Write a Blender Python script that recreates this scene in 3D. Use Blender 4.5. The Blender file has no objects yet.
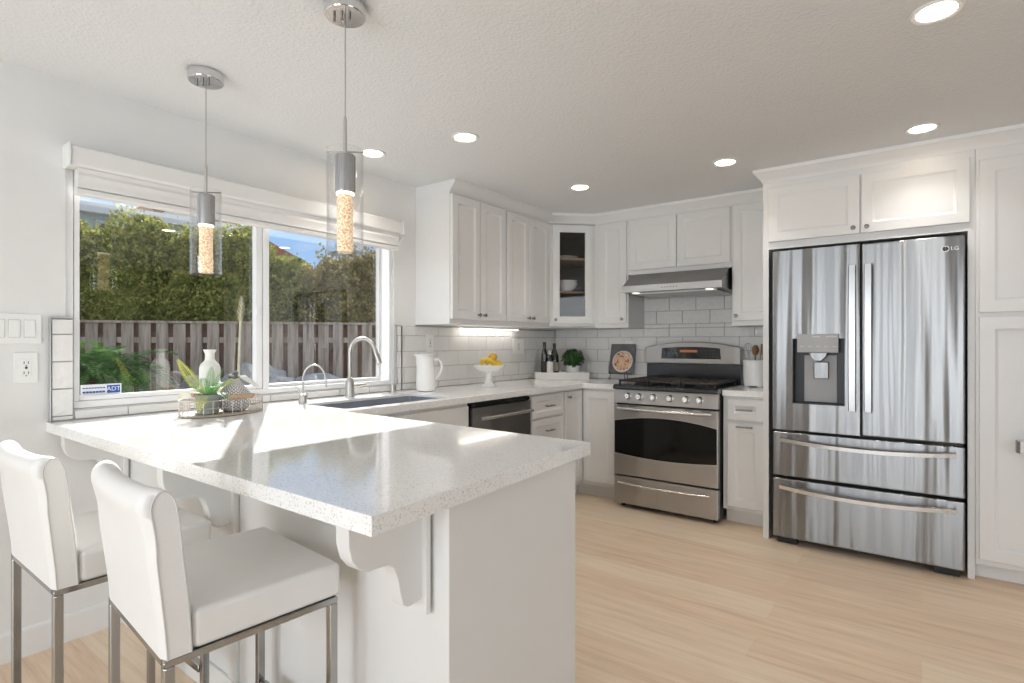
import bpy, bmesh, math, random
from mathutils import Vector, Matrix, noise as mnoise
random.seed(7)
S = bpy.context.scene
COL = S.collection
PI = math.pi
R = math.radians

# ------------------------------------------------------------------ camera, world, sun, large lights, exposure
cam_d = bpy.data.cameras.new('camera'); cam = bpy.data.objects.new('camera', cam_d); COL.objects.link(cam)
cam.location = (0, 0, 1.2342)
cam.rotation_euler = (R(90), 0, R(36.677))
cam_d.sensor_width = 36.0
cam_d.lens = 549.57 / 1024 * 36.0
cam_d.shift_y = (343.1 - 341.5) / 1024
cam_d.clip_start = 0.05
S.camera = cam

S.view_settings.view_transform = 'Standard'
S.view_settings.look = 'None'
S.view_settings.gamma = 1.0
S.view_settings.use_curve_mapping = False
S.view_settings.exposure = 0.0

SUN_DIR = Vector((1.0, -0.6, -0.741)).normalized()
sun_d = bpy.data.lights.new('sun', 'SUN'); sun = bpy.data.objects.new('sun', sun_d); COL.objects.link(sun)
sun_d.energy = 11.0; sun_d.angle = R(0.6); sun_d.color = (1.0, 0.975, 0.94)
sun.rotation_euler = SUN_DIR.to_track_quat('-Z', 'Y').to_euler()
sun.location = (-8, 5, 7)

world = bpy.data.worlds.new('world'); S.world = world; world.use_nodes = True
wn = world.node_tree; wn.nodes.clear()
w_out = wn.nodes.new('ShaderNodeOutputWorld'); w_bg = wn.nodes.new('ShaderNodeBackground')
w_tc = wn.nodes.new('ShaderNodeTexCoord'); w_map = wn.nodes.new('ShaderNodeMapping')
w_map.inputs['Scale'].default_value = (1.0, 1.0, 2.6)
w_no = wn.nodes.new('ShaderNodeTexNoise'); w_no.inputs['Scale'].default_value = 2.6; w_no.inputs['Detail'].default_value = 8
w_rp = wn.nodes.new('ShaderNodeValToRGB')
w_rp.color_ramp.elements[0].position = 0.44; w_rp.color_ramp.elements[0].color = (0.30, 0.50, 0.82, 1)
w_rp.color_ramp.elements[1].position = 0.56; w_rp.color_ramp.elements[1].color = (1.0, 1.0, 1.0, 1)
wn.links.new(w_tc.outputs['Generated'], w_map.inputs['Vector']); wn.links.new(w_map.outputs[0], w_no.inputs['Vector'])
wn.links.new(w_no.outputs['Fac'], w_rp.inputs['Fac']); wn.links.new(w_rp.outputs['Color'], w_bg.inputs['Color'])
w_bg.inputs['Strength'].default_value = 1.3
wn.links.new(w_bg.outputs[0], w_out.inputs['Surface'])

def area_light(name, loc, rot, sx, sy, power, color=(1, 1, 1)):
    d = bpy.data.lights.new(name, 'AREA'); o = bpy.data.objects.new(name, d); COL.objects.link(o)
    d.shape = 'RECTANGLE'; d.size = sx; d.size_y = sy; d.energy = power; d.color = color
    o.location = loc; o.rotation_euler = rot
    return o
# daylight through the glass doors of the rear wall and the window of the right wall (both behind the camera)
area_light('daylight_rear', (-1.45, -3.10, 1.15), (R(90), 0, 0), .95, 2.0, 42, (.89, .95, 1.0))
area_light('daylight_rear', (.10, -3.10, 1.15), (R(90), 0, 0), .95, 2.0, 42, (.89, .95, 1.0))
area_light('daylight_right', (3.50, 0.4, 1.45), (R(90), 0, R(90)), 2.2, 1.5, 25, (.88, .945, 1.0))

cy = S.cycles
cy.use_denoising = True
cy.max_bounces = 12; cy.diffuse_bounces = 6; cy.glossy_bounces = 6; cy.transparent_max_bounces = 24; cy.transmission_bounces = 8
cy.sample_clamp_indirect = 6.0
cy.caustics_reflective = False; cy.caustics_refractive = False

# ------------------------------------------------------------------ materials
def nodemat(name):
    m = bpy.data.materials.new(name); m.use_nodes = True
    nt = m.node_tree; b = nt.nodes['Principled BSDF']
    return m, nt, b

def ramp(nt, stops, interp='LINEAR'):
    r = nt.nodes.new('ShaderNodeValToRGB'); cr = r.color_ramp; cr.interpolation = interp
    while len(cr.elements) < len(stops): cr.elements.new(0.5)
    for e, (p, c) in zip(cr.elements, stops):
        e.position = p; e.color = (*c, 1)
    return r

def coords(nt, scale=(1, 1, 1), rot=(0, 0, 0), kind='Object'):
    tc = nt.nodes.new('ShaderNodeTexCoord'); mp = nt.nodes.new('ShaderNodeMapping')
    mp.inputs['Scale'].default_value = scale; mp.inputs['Rotation'].default_value = rot
    nt.links.new(tc.outputs[kind], mp.inputs['Vector'])
    return mp.outputs[0]

def noise_tex(nt, vec, scale, detail=3, rough=.5):
    n = nt.nodes.new('ShaderNodeTexNoise'); n.inputs['Scale'].default_value = scale
    n.inputs['Detail'].default_value = detail; n.inputs['Roughness'].default_value = rough
    nt.links.new(vec, n.inputs['Vector'])
    return n

def add_bump(nt, b, h, strength, dist, prev=None):
    bp = nt.nodes.new('ShaderNodeBump'); bp.inputs['Strength'].default_value = strength; bp.inputs['Distance'].default_value = dist
    nt.links.new(h, bp.inputs['Height'])
    if prev is not None: nt.links.new(prev.outputs[0], bp.inputs['Normal'])
    nt.links.new(bp.outputs[0], b.inputs['Normal'])
    return bp

def simple(name, col, rough=.5, metal=0.0, spec=.5, bump=None, var=0.0, coat=0.0):
    m, nt, b = nodemat(name)
    b.inputs['Base Color'].default_value = (*col, 1)
    b.inputs['Roughness'].default_value = rough; b.inputs['Metallic'].default_value = metal
    b.inputs['Specular IOR Level'].default_value = spec; b.inputs['Coat Weight'].default_value = coat
    v = coords(nt)
    if var:
        n = noise_tex(nt, v, 9.0, 4)
        r = ramp(nt, [(.3, tuple(c * (1 - var) for c in col)), (.7, tuple(min(1, c * (1 + var)) for c in col))])
        nt.links.new(n.outputs['Fac'], r.inputs['Fac']); nt.links.new(r.outputs['Color'], b.inputs['Base Color'])
    if bump:
        n2 = noise_tex(nt, v, bump[0], 3)
        add_bump(nt, b, n2.outputs['Fac'], bump[1], bump[2])
    return m

M = {}
M['wall'] = simple('wall_paint', (.775, .77, .755), .55, bump=(160, .12, .004), var=.012)
def ceiling_mat():
    m, nt, b = nodemat('textured_ceiling'); b.inputs['Base Color'].default_value = (.80, .81, .82, 1); b.inputs['Roughness'].default_value = .8
    n = noise_tex(nt, coords(nt), 75, 3, .6); r = ramp(nt, [(.40, (0, 0, 0)), (.66, (1, 1, 1))])
    nt.links.new(n.outputs['Fac'], r.inputs['Fac']); add_bump(nt, b, r.outputs['Color'], .34, .005)
    return m
M['ceiling'] = ceiling_mat()
M['far_wall'] = simple('taupe_wall_paint', (.22, .215, .21), .6, var=.02)
M['trim'] = simple('white_trim_paint', (.785, .782, .77), .35, var=.008)
M['cab'] = simple('white_cabinet_paint', (.765, .762, .75), .32, bump=(40, .03, .002), var=.01)
M['vinyl'] = simple('white_vinyl', (.86, .86, .86), .3, var=.005)
M['shade'] = simple('white_shade_fabric', (.80, .79, .77), .75, bump=(400, .15, .002), var=.01)
M['grout'] = simple('tile_grout', (.52, .505, .49), .9, bump=(300, .2, .002))
M['edge_metal'] = simple('tile_edge_metal', (.66, .66, .66), .4, 1.0, bump=(200, .02, .001))
def tile_mat():
    m, nt, b = nodemat('white_glazed_tile'); b.inputs['Base Color'].default_value = (.80, .785, .765, 1)
    b.inputs['Roughness'].default_value = .13
    v = coords(nt); n = noise_tex(nt, v, 22, 2, .5); add_bump(nt, b, n.outputs['Fac'], .45, .014)
    return m
M['tile'] = tile_mat()
def quartz_mat():
    m, nt, b = nodemat('white_speckled_quartz')
    v = coords(nt)
    vo = nt.nodes.new('ShaderNodeTexVoronoi'); vo.inputs['Scale'].default_value = 330; nt.links.new(v, vo.inputs['Vector'])
    sp = nt.nodes.new('ShaderNodeSeparateColor'); nt.links.new(vo.outputs['Color'], sp.inputs['Color'])
    r = ramp(nt, [(0, (.60, .56, .52)), (.07, (.74, .72, .69)), (.15, (.88, .88, .87)), (.90, (.91, .91, .90)), (.98, (.80, .79, .77))], 'LINEAR')
    nt.links.new(sp.outputs['Red'], r.inputs['Fac']); nt.links.new(r.outputs['Color'], b.inputs['Base Color'])
    b.inputs['Roughness'].default_value = .07
    b.inputs['Specular IOR Level'].default_value = .8
    return m
M['quartz'] = quartz_mat()
def floor_mat():
    m, nt, b = nodemat('light_oak_planks')
    v = coords(nt)
    br = nt.nodes.new('ShaderNodeTexBrick'); nt.links.new(v, br.inputs['Vector'])
    br.offset = .37; br.inputs['Scale'].default_value = 1.0; br.inputs['Brick Width'].default_value = 1.5; br.inputs['Row Height'].default_value = .19
    br.inputs['Mortar Size'].default_value = .0012; br.inputs['Mortar Smooth'].default_value = .2
    br.inputs['Color1'].default_value = (.42, .42, .43, 1); br.inputs['Color2'].default_value = (.66, .65, .64, 1); br.inputs['Mortar'].default_value = (.40, .40, .40, 1)
    v2 = coords(nt, (.8, 13, 1)); n = noise_tex(nt, v2, 2.2, 7, .62)
    v3 = coords(nt, (2.5, 60, 1)); n3 = noise_tex(nt, v3, 2.0, 5, .6)
    mx = nt.nodes.new('ShaderNodeMix'); mx.data_type = 'FLOAT'; mx.inputs[0].default_value = .35
    nt.links.new(n.outputs['Fac'], mx.inputs[2]); nt.links.new(n3.outputs['Fac'], mx.inputs[3])
    r = ramp(nt, [(.30, (.60, .45, .315)), (.50, (.75, .585, .425)), (.72, (.85, .69, .53))])
    nt.links.new(mx.outputs[0], r.inputs['Fac'])
    ml = nt.nodes.new('ShaderNodeMix'); ml.data_type = 'RGBA'; ml.blend_type = 'OVERLAY'; ml.inputs[0].default_value = .55
    nt.links.new(r.outputs['Color'], ml.inputs[6]); nt.links.new(br.outputs['Color'], ml.inputs[7])
    nt.links.new(ml.outputs[2], b.inputs['Base Color'])
    b.inputs['Roughness'].default_value = .38; b.inputs['Specular IOR Level'].default_value = .35
    add_bump(nt, b, br.outputs['Fac'], -.15, .002)
    return m
M['floor'] = floor_mat()
def brushed(name, col, rough, wavy=.35, aniso=.85):
    m, nt, b = nodemat(name)
    b.inputs['Base Color'].default_value = (*col, 1); b.inputs['Metallic'].default_value = 1.0; b.inputs['Roughness'].default_value = rough
    b.inputs['Anisotropic'].default_value = aniso
    cx = nt.nodes.new('ShaderNodeCombineXYZ'); cx.inputs['Z'].default_value = 1.0; nt.links.new(cx.outputs[0], b.inputs['Tangent'])
    v2 = coords(nt, (8.0, 8.0, .35)); n2 = noise_tex(nt, v2, 1.0, 2, .4)
    add_bump(nt, b, n2.outputs['Fac'], wavy, .03)
    return m
M['steel'] = brushed('brushed_steel', (.46, .445, .43), .34)
M['bar'] = simple('bright_steel_bar', (.72, .72, .71), .24, 1.0)
M['steel_fridge'] = brushed('refrigerator_steel', (.27, .268, .265), .30, wavy=.6)
M['panel_grey'] = simple('silver_grey_plastic', (.40, .40, .40), .4)
M['steel_dark'] = brushed('dark_brushed_steel', (.31, .305, .30), .36)
M['steel_bright'] = brushed('bright_brushed_steel', (.50, .495, .49), .30, wavy=.08, aniso=.4)
M['chrome'] = simple('polished_chrome', (.72, .72, .73), .10, 1.0)
M['cap_metal'] = simple('ribbed_grey_chrome', (.46, .46, .47), .22, 1.0)
M['leg_metal'] = simple('satin_chrome_legs', (.40, .40, .395), .18, 1.0)
M['nickel'] = simple('brushed_nickel', (.55, .53, .50), .36, 1.0)
M['knob'] = simple('pewter_hardware', (.30, .29, .28), .28, 1.0)
M['sink'] = simple('blue_grey_composite_sink', (.13, .15, .18), .45, bump=(300, .1, .002))
M['blackglass'] = simple('black_glass', (.005, .005, .005), .06, spec=.4)
M['black'] = simple('black_plastic', (.012, .012, .012), .4)
M['enamel'] = simple('black_enamel', (.014, .016, .020), .16, spec=.6)
M['iron'] = simple('cast_iron', (.028, .022, .019), .55, bump=(200, .3, .003))
M['leather'] = simple('white_faux_leather', (.80, .79, .77), .42, bump=(220, .12, .003), var=.01)
M['piping'] = simple('grey_seam_thread', (.62, .61, .59), .6)
M['ceramic'] = simple('white_glazed_ceramic', (.82, .815, .80), .16)
M['matte_white'] = simple('matte_white_ceramic', (.80, .79, .76), .6, bump=(60, .05, .003))
M['plastic'] = simple('white_plastic', (.84, .84, .82), .3)
M['slot'] = simple('dark_slot', (.03, .03, .03), .6)
M['cab_inside'] = simple('dark_brown_cabinet_interior', (.055, .040, .032), .6, var=.2)
M['shelf_wood'] = simple('brown_shelf_wood', (.30, .20, .14), .5, var=.15)
M['wood'] = simple('turned_light_wood', (.50, .34, .20), .5, var=.2)
M['wood_dark'] = simple('brown_wood', (.26, .14, .07), .5, var=.25)
M['tray_base'] = simple('tan_tray_base', (.46, .38, .30), .6, var=.15)
M['wire'] = simple('tan_metal_wire', (.52, .46, .40), .4, .6)
M['leaf'] = simple('fern_green', (.15, .40, .10), .5, var=.35)
M['leaf_lime'] = simple('fern_lime', (.60, .62, .10), .5, var=.3)
M['leaf_dark'] = simple('basil_green', (.035, .105, .025), .45, var=.35)
M['pot_grey'] = simple('grey_green_pot', (.28, .31, .28), .7, var=.08)
M['banana'] = simple('banana_yellow', (.80, .56, .04), .45, var=.12)
M['pear'] = simple('amber_fruit_skin', (.62, .36, .05), .4, var=.35)
M['bottle'] = simple('dark_bottle_glass', (.010, .013, .006), .05, spec=.7, coat=.5)
M['label_white'] = simple('paper_label', (.70, .69, .66), .6, var=.06)
M['label_dark'] = simple('dark_label', (.06, .055, .045), .6, var=.3)
M['label_tan'] = simple('tan_label', (.26, .24, .18), .6, var=.4)
M['blue'] = simple('sticker_blue', (.03, .10, .40), .4)
M['sticker'] = simple('sticker_white', (.82, .84, .88), .4)
M['reed'] = simple('dried_reed', (.55, .52, .40), .6, var=.2)
M['fence'] = None

def glass_thin(name, tint=(1, 1, 1), refl=.08, rough=.0, base_refl=.05):
    m = bpy.data.materials.new(name); m.use_nodes = True; nt = m.node_tree; nt.nodes.clear()
    out = nt.nodes.new('ShaderNodeOutputMaterial'); tr = nt.nodes.new('ShaderNodeBsdfTransparent'); gl = nt.nodes.new('ShaderNodeBsdfGlossy')
    tr.inputs['Color'].default_value = (*tint, 1); gl.inputs['Roughness'].default_value = rough
    fr = nt.nodes.new('ShaderNodeLayerWeight'); fr.inputs['Blend'].default_value = .25
    ma = nt.nodes.new('ShaderNodeMath'); ma.operation = 'MULTIPLY_ADD'; ma.inputs[1].default_value = refl; ma.inputs[2].default_value = base_refl
    nt.links.new(fr.outputs['Facing'], ma.inputs[0])
    mx = nt.nodes.new('ShaderNodeMixShader'); nt.links.new(ma.outputs[0], mx.inputs[0]); nt.links.new(tr.outputs[0], mx.inputs[1]); nt.links.new(gl.outputs[0], mx.inputs[2])
    nt.links.new(mx.outputs[0], out.inputs['Surface'])
    return m
M['glass'] = glass_thin('window_glass', (.98, .985, .98), .10, 0.0, .075)
M['glass_door'] = glass_thin('cabinet_glass', (.95, .95, .95), .25, 0.0, .03)
M['glass_tube'] = glass_thin('pendant_glass', (.985, .987, .987), .50, .02, .012)

def emit(name, col, s):
    m, nt, b = nodemat(name); b.inputs['Base Color'].default_value = (*col, 1)
    b.inputs['Emission Color'].default_value = (*col, 1); b.inputs['Emission Strength'].default_value = s
    return m
M['lamp'] = emit('lamp_diffuser', (1.0, .95, .88), 3.5)
M['led'] = emit('led_strip', (1.0, .95, .88), 9.0)
M['hoodlamp'] = emit('hood_lamp', (1.0, .93, .85), 1.2)
M['display'] = emit('range_display', (.30, .10, .04), .5)
def crystal_mat():
    m, nt, b = nodemat('bubble_crystal')
    v = coords(nt); vo = nt.nodes.new('ShaderNodeTexVoronoi'); vo.inputs['Scale'].default_value = 190; nt.links.new(v, vo.inputs['Vector'])
    r = ramp(nt, [(.0, (1.0, .93, .80)), (.35, (.95, .74, .50)), (.7, (.55, .34, .19))])
    nt.links.new(vo.outputs['Distance'], r.inputs['Fac'])
    sc = nt.nodes.new('ShaderNodeMath'); sc.operation = 'MULTIPLY'; sc.inputs[1].default_value = 1.0
    nt.links.new(r.outputs['Color'], b.inputs['Base Color']); nt.links.new(r.outputs['Color'], b.inputs['Emission Color'])
    b.inputs['Emission Strength'].default_value = .62; b.inputs['Roughness'].default_value = .1
    return m
M['crystal'] = crystal_mat()
M['crystal_glow'] = emit('crystal_end_glow', (1.0, .9, .74), 2.2)
def weave_mat():
    m, nt, b = nodemat('black_white_weave')
    tc = nt.nodes.new('ShaderNodeTexCoord'); sx = nt.nodes.new('ShaderNodeSeparateXYZ'); nt.links.new(tc.outputs['Object'], sx.inputs[0])
    at = nt.nodes.new('ShaderNodeMath'); at.operation = 'ARCTAN2'; nt.links.new(sx.outputs['Y'], at.inputs[0]); nt.links.new(sx.outputs['X'], at.inputs[1])
    cb = nt.nodes.new('ShaderNodeCombineXYZ'); nt.links.new(at.outputs[0], cb.inputs['Y']); nt.links.new(sx.outputs['Z'], cb.inputs['X'])
    mp = nt.nodes.new('ShaderNodeMapping'); mp.inputs['Scale'].default_value = (75, 7.0, 1); nt.links.new(cb.outputs[0], mp.inputs['Vector'])
    br = nt.nodes.new('ShaderNodeTexBrick'); nt.links.new(mp.outputs[0], br.inputs['Vector'])
    br.offset = .5; br.inputs['Scale'].default_value = 1; br.inputs['Brick Width'].default_value = 1.0; br.inputs['Row Height'].default_value = 1.0
    br.inputs['Mortar Size'].default_value = .15; br.inputs['Color1'].default_value = (.78, .76, .74, 1); br.inputs['Color2'].default_value = (.70, .68, .67, 1); br.inputs['Mortar'].default_value = (.20, .20, .21, 1)
    nt.links.new(br.outputs['Color'], b.inputs['Base Color']); b.inputs['Roughness'].default_value = .7
    return m
M['weave'] = weave_mat()
def food_mat():
    m, nt, b = nodemat('printed_food_photo')
    v = coords(nt); n = noise_tex(nt, v, 42, 3, .6)
    r = ramp(nt, [(.30, (.16, .05, .03)), (.42, (.55, .18, .07)), (.50, (.78, .68, .52)), (.58, (.70, .36, .12)), (.68, (.85, .80, .70))])
    nt.links.new(n.outputs['Fac'], r.inputs['Fac']); nt.links.new(r.outputs['Color'], b.inputs['Base Color']); b.inputs['Roughness'].default_value = .35
    return m
M['food'] = food_mat()
M['cover'] = simple('slate_book_cover', (.14, .14, .145), .5, var=.35)
M['paper'] = simple('book_pages', (.75, .73, .68), .8)
def fence_mat():
    m, nt, b = nodemat('weathered_fence_wood')
    v = coords(nt, (7, 7, .7)); n = noise_tex(nt, v, 2.0, 6, .6)
    r = ramp(nt, [(.28, (.13, .10, .078)), (.5, (.34, .28, .23)), (.75, (.52, .45, .385))])
    nt.links.new(n.outputs['Fac'], r.inputs['Fac']); nt.links.new(r.outputs['Color'], b.inputs['Base Color']); b.inputs['Roughness'].default_value = .85
    return m
M['fence'] = fence_mat()
M['fence_red'] = simple('red_brown_fence_wood', (.17, .10, .07), .85, var=.3)
def foliage_mat(name, c0, c1, c2):
    m, nt, b = nodemat(name)
    n = noise_tex(nt, coords(nt), 7.0, 5, .65)
    r = ramp(nt, [(.32, c0), (.5, c1), (.68, c2)])
    nt.links.new(n.outputs['Fac'], r.inputs['Fac']); nt.links.new(r.outputs['Color'], b.inputs['Base Color'])
    b.inputs['Roughness'].default_value = .6; b.inputs['Specular IOR Level'].default_value = .3
    out = nt.nodes['Material Output']; tl = nt.nodes.new('ShaderNodeBsdfTranslucent'); mx = nt.nodes.new('ShaderNodeMixShader'); mx.inputs[0].default_value = .35
    nt.links.new(r.outputs['Color'], tl.inputs['Color']); nt.links.new(b.outputs[0], mx.inputs[1]); nt.links.new(tl.outputs[0], mx.inputs[2]); nt.links.new(mx.outputs[0], out.inputs['Surface'])
    return m
M['hedge'] = foliage_mat('privet_leaves', (.075, .10, .022), (.26, .29, .06), (.62, .55, .18))
M['hedge2'] = foliage_mat('olive_leaves', (.09, .08, .03), (.26, .22, .08), (.54, .43, .17))
M['palmleaf'] = foliage_mat('sago_leaves', (.04, .11, .025), (.11, .24, .06), (.26, .40, .11))
M['bark'] = simple('brown_bark', (.10, .07, .045), .9, var=.4, bump=(40, .6, .02))
M['rock'] = simple('blue_grey_rock', (.34, .335, .33), .85, var=.35, bump=(14, .5, .03))
M['ground'] = simple('dry_garden_soil', (.26, .21, .16), .95, var=.3, bump=(20, .4, .03))
M['house_blue'] = simple('pale_blue_siding', (.42, .53, .56), .8, var=.03)
M['house_white'] = simple('white_stucco', (.62, .64, .66), .85, var=.04)
M['roof_red'] = simple('red_brown_roof_tile', (.33, .12, .075), .8, var=.3)
M['dark_pane'] = simple('dark_window_pane', (.05, .07, .09), .1, spec=.7)

# ------------------------------------------------------------------ mesh helpers
def nb(): return bmesh.new()

def merge(dst, src, mtx=None):
    me = bpy.data.meshes.new('tmp'); src.to_mesh(me); src.free()
    if mtx is not None: me.transform(mtx)
    dst.from_mesh(me); bpy.data.meshes.remove(me)

def bx(bm, x0, x1, y0, y1, z0, z1, bev=0.0, seg=2, mtx=None):
    t = nb()
    bmesh.ops.create_cube(t, size=1.0)
    for v in t.verts:
        v.co = Vector((x0 + (v.co.x + .5) * (x1 - x0), y0 + (v.co.y + .5) * (y1 - y0), z0 + (v.co.z + .5) * (z1 - z0)))
    if bev:
        bmesh.ops.bevel(t, geom=list(t.edges), offset=bev, segments=seg, profile=.5, affect='EDGES')
    merge(bm, t, mtx); return bm

def prism(bm, outer, h0, h1, axes='xy', holes=(), bev=0.0, seg=2, mtx=None):
    t = nb()
    def P(a, b_, h):
        return {'xy': (a, b_, h), 'xz': (a, h, b_), 'yz': (h, a, b_)}[axes]
    for loop in [outer] + list(holes):
        vs = [t.verts.new(P(a, b_, h0)) for a, b_ in loop]
        for i in range(len(vs)): t.edges.new((vs[i], vs[(i + 1) % len(vs)]))
    if holes:
        bmesh.ops.triangle_fill(t, use_beauty=True, edges=list(t.edges))
    else:
        t.verts.ensure_lookup_table(); t.faces.new(list(t.verts))
    r = bmesh.ops.extrude_face_region(t, geom=list(t.faces), use_keep_orig=True)
    d = Vector(P(0, 0, h1 - h0))
    for g in r['geom']:
        if isinstance(g, bmesh.types.BMVert): g.co += d
    bmesh.ops.recalc_face_normals(t, faces=list(t.faces))
    if bev:
        es = [e for e in t.edges if len(e.link_faces) == 2 and e.calc_face_angle(0) > .6]
        bmesh.ops.bevel(t, geom=es, offset=bev, segments=seg, profile=.5, affect='EDGES')
    merge(bm, t, mtx); return bm

def lathe(bm, prof, seg=24, c=(0, 0, 0), cap0=True, cap1=True, mtx=None):
    t = nb(); rings = []
    for r, z in prof:
        rings.append([t.verts.new((c[0] + r * math.cos(2 * PI * k / seg), c[1] + r * math.sin(2 * PI * k / seg), c[2] + z)) for k in range(seg)])
    for a, b_ in zip(rings, rings[1:]):
        for k in range(seg):
            t.faces.new((a[k], a[(k + 1) % seg], b_[(k + 1) % seg], b_[k]))
    if cap0 and prof[0][0] > 1e-6: t.faces.new(list(reversed(rings[0])))
    if cap1 and prof[-1][0] > 1e-6: t.faces.new(rings[-1])
    bmesh.ops.remove_doubles(t, verts=list(t.verts), dist=1e-6)
    bmesh.ops.recalc_face_normals(t, faces=list(t.faces))
    merge(bm, t, mtx); return bm

def tube(bm, pts, r, seg=10, closed=False, caps=True, square=False):
    pts = [Vector(p) for p in pts]; n = len(pts)
    rs = r if isinstance(r, (list, tuple)) else [r] * n
    t = nb(); rings = []; up = None
    for i in range(n):
        a = pts[i - 1] if (i > 0 or closed) else pts[i]; b_ = pts[(i + 1) % n] if (i < n - 1 or closed) else pts[i]
        d = (b_ - a).normalized()
        if up is None:
            up = Vector((0, 0, 1)) if abs(d.z) < .9 else Vector((1, 0, 0))
        s = d.cross(up).normalized(); u = s.cross(d).normalized(); up = u
        m = 4 if square else seg; off = PI / 4 if square else 0; rr = rs[i] * (1.414 if square else 1)
        rings.append([t.verts.new(pts[i] + rr * (math.cos(2 * PI * k / m + off) * s + math.sin(2 * PI * k / m + off) * u)) for k in range(m)])
    m = len(rings[0])
    pairs = list(zip(rings, rings[1:])) + ([(rings[-1], rings[0])] if closed else [])
    for a, b_ in pairs:
        for k in range(m): t.faces.new((a[k], a[(k + 1) % m], b_[(k + 1) % m], b_[k]))
    if caps and not closed:
        t.faces.new(list(reversed(rings[0]))); t.faces.new(rings[-1])
    bmesh.ops.recalc_face_normals(t, faces=list(t.faces))
    merge(bm, t); return bm

def sphere(bm, c, r, sub=2, scale=(1, 1, 1), jitter=0.0, seed=0):
    t = nb(); bmesh.ops.create_icosphere(t, subdivisions=sub, radius=1.0)
    for v in t.verts:
        k = 1 + jitter * mnoise.noise(v.co * 1.7 + Vector((seed * 3.1, seed, 0)))
        v.co = Vector((c[0] + v.co.x * r * scale[0] * k, c[1] + v.co.y * r * scale[1] * k, c[2] + v.co.z * r * scale[2] * k))
    merge(bm, t); return bm

def arc(cx, cz, r, a0, a1, n):
    return [(cx + r * math.cos(R(a0 + (a1 - a0) * k / n)), cz + r * math.sin(R(a0 + (a1 - a0) * k / n))) for k in range(n + 1)]

# ------------------------------------------------------------------ object helpers
def obj(name, bm, m, parent=None, label=None, sharp=40):
    me = bpy.data.meshes.new(name); bm.to_mesh(me); bm.free()
    ms = m if isinstance(m, (list, tuple)) else [m]
    for q in ms: me.materials.append(q)
    me.polygons.foreach_set('use_smooth', [True] * len(me.polygons))
    me.set_sharp_from_angle(angle=R(sharp))
    o = bpy.data.objects.new(name, me); COL.objects.link(o)
    if len(me.polygons) < 6000:
        wm = o.modifiers.new('flat_faces', 'WEIGHTED_NORMAL'); wm.keep_sharp = True; wm.weight = 80
    if parent is not None: o.parent = parent
    if label: o['label'] = label
    return o

def thing(name, label, cat, loc=(0, 0, 0), rz=0.0, group=None):
    o = bpy.data.objects.new(name, None); COL.objects.link(o); o.empty_display_size = .1
    o.location = loc; o.rotation_euler = (0, 0, R(rz)); o['label'] = label; o['category'] = cat
    if group: o['group'] = group
    return o

def tag(o, label, cat, group=None):
    o['label'] = label; o['category'] = cat
    if group: o['group'] = group
    return o

def struct(name, bm, m, parent=None):
    o = obj(name, bm, m, parent)
    if parent is None: o['kind'] = 'structure'
    return o

def struct_root(name, loc=(0, 0, 0)):
    o = bpy.data.objects.new(name, None); COL.objects.link(o); o.location = loc; o['kind'] = 'structure'
    return o

def dup(root, loc, rz, label, group=None):
    r = root.copy(); COL.objects.link(r); r.location = loc; r.rotation_euler = (0, 0, R(rz)); r['label'] = label
    if group: r['group'] = group
    for ch in list(root.children):
        c = ch.copy(); COL.objects.link(c); c.parent = r
        for g in list(ch.children):
            d = g.copy(); COL.objects.link(d); d.parent = c
    return r

def text(name, body, size, m, parent, loc, rot, ext=.0006):
    cu = bpy.data.curves.new(name, 'FONT'); cu.body = body; cu.size = size; cu.extrude = ext; cu.align_x = 'CENTER'; cu.align_y = 'CENTER'
    cu.materials.append(m); o = bpy.data.objects.new(name, cu); COL.objects.link(o); o.parent = parent
    bpy.context.view_layer.update()
    me = bpy.data.meshes.new_from_object(o); bpy.data.objects.remove(o)
    o = bpy.data.objects.new(name, me); COL.objects.link(o); o.parent = parent
    o.location = loc; o.rotation_euler = rot
    return o

# ------------------------------------------------------------------ the room
XW, YB, ZC = -2.843, 4.506, 2.324          # window wall, back wall, ceiling
XR, YR = 3.6, -3.2                          # right wall, rear wall
struct('floor', bx(nb(), XW - .15, XR + .15, YR - .15, YB + .15, -.12, 0), M['floor'])
struct('ceiling', bx(nb(), XW - .15, XR + .15, YR - .15, YB + .15, ZC, ZC + .15), M['ceiling'])
WY0, WY1, WZ0, WZ1 = .72, 2.49, .957, 2.02
w = nb()
bx(w, XW - .15, XW, YR - .15, WY0, 0, ZC); bx(w, XW - .15, XW, WY1, YB + .15, 0, ZC)
bx(w, XW - .15, XW, WY0, WY1, 0, WZ0); bx(w, XW - .15, XW, WY0, WY1, WZ1, ZC)
struct('wall_left', w, M['wall'])
struct('wall_back', bx(nb(), XW, XR, YB, YB + .15, 0, ZC), M['wall'])
w = nb(); bx(w, XR, XR + .15, YR, -.75, 0, ZC); bx(w, XR, XR + .15, 1.55, YB, 0, ZC); bx(w, XR, XR + .15, -.75, 1.55, 0, .65); bx(w, XR, XR + .15, -.75, 1.55, 2.2, ZC)
struct('wall_right', w, M['far_wall'])
w = nb(); bx(w, XW, -2.0, YR - .15, YR, 0, ZC); bx(w, .65, XR, YR - .15, YR, 0, ZC); bx(w, -2.0, .65, YR - .15, YR, 2.2, ZC)
struct('wall_rear', w, M['far_wall'])
bb = nb(); prism(bb, [(XW, 0), (XW + .014, 0), (XW + .014, .095), (XW + .009, .108), (XW, .112)], YR, .935, 'xz')
struct('baseboard_left', bb, M['trim'])

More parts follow.
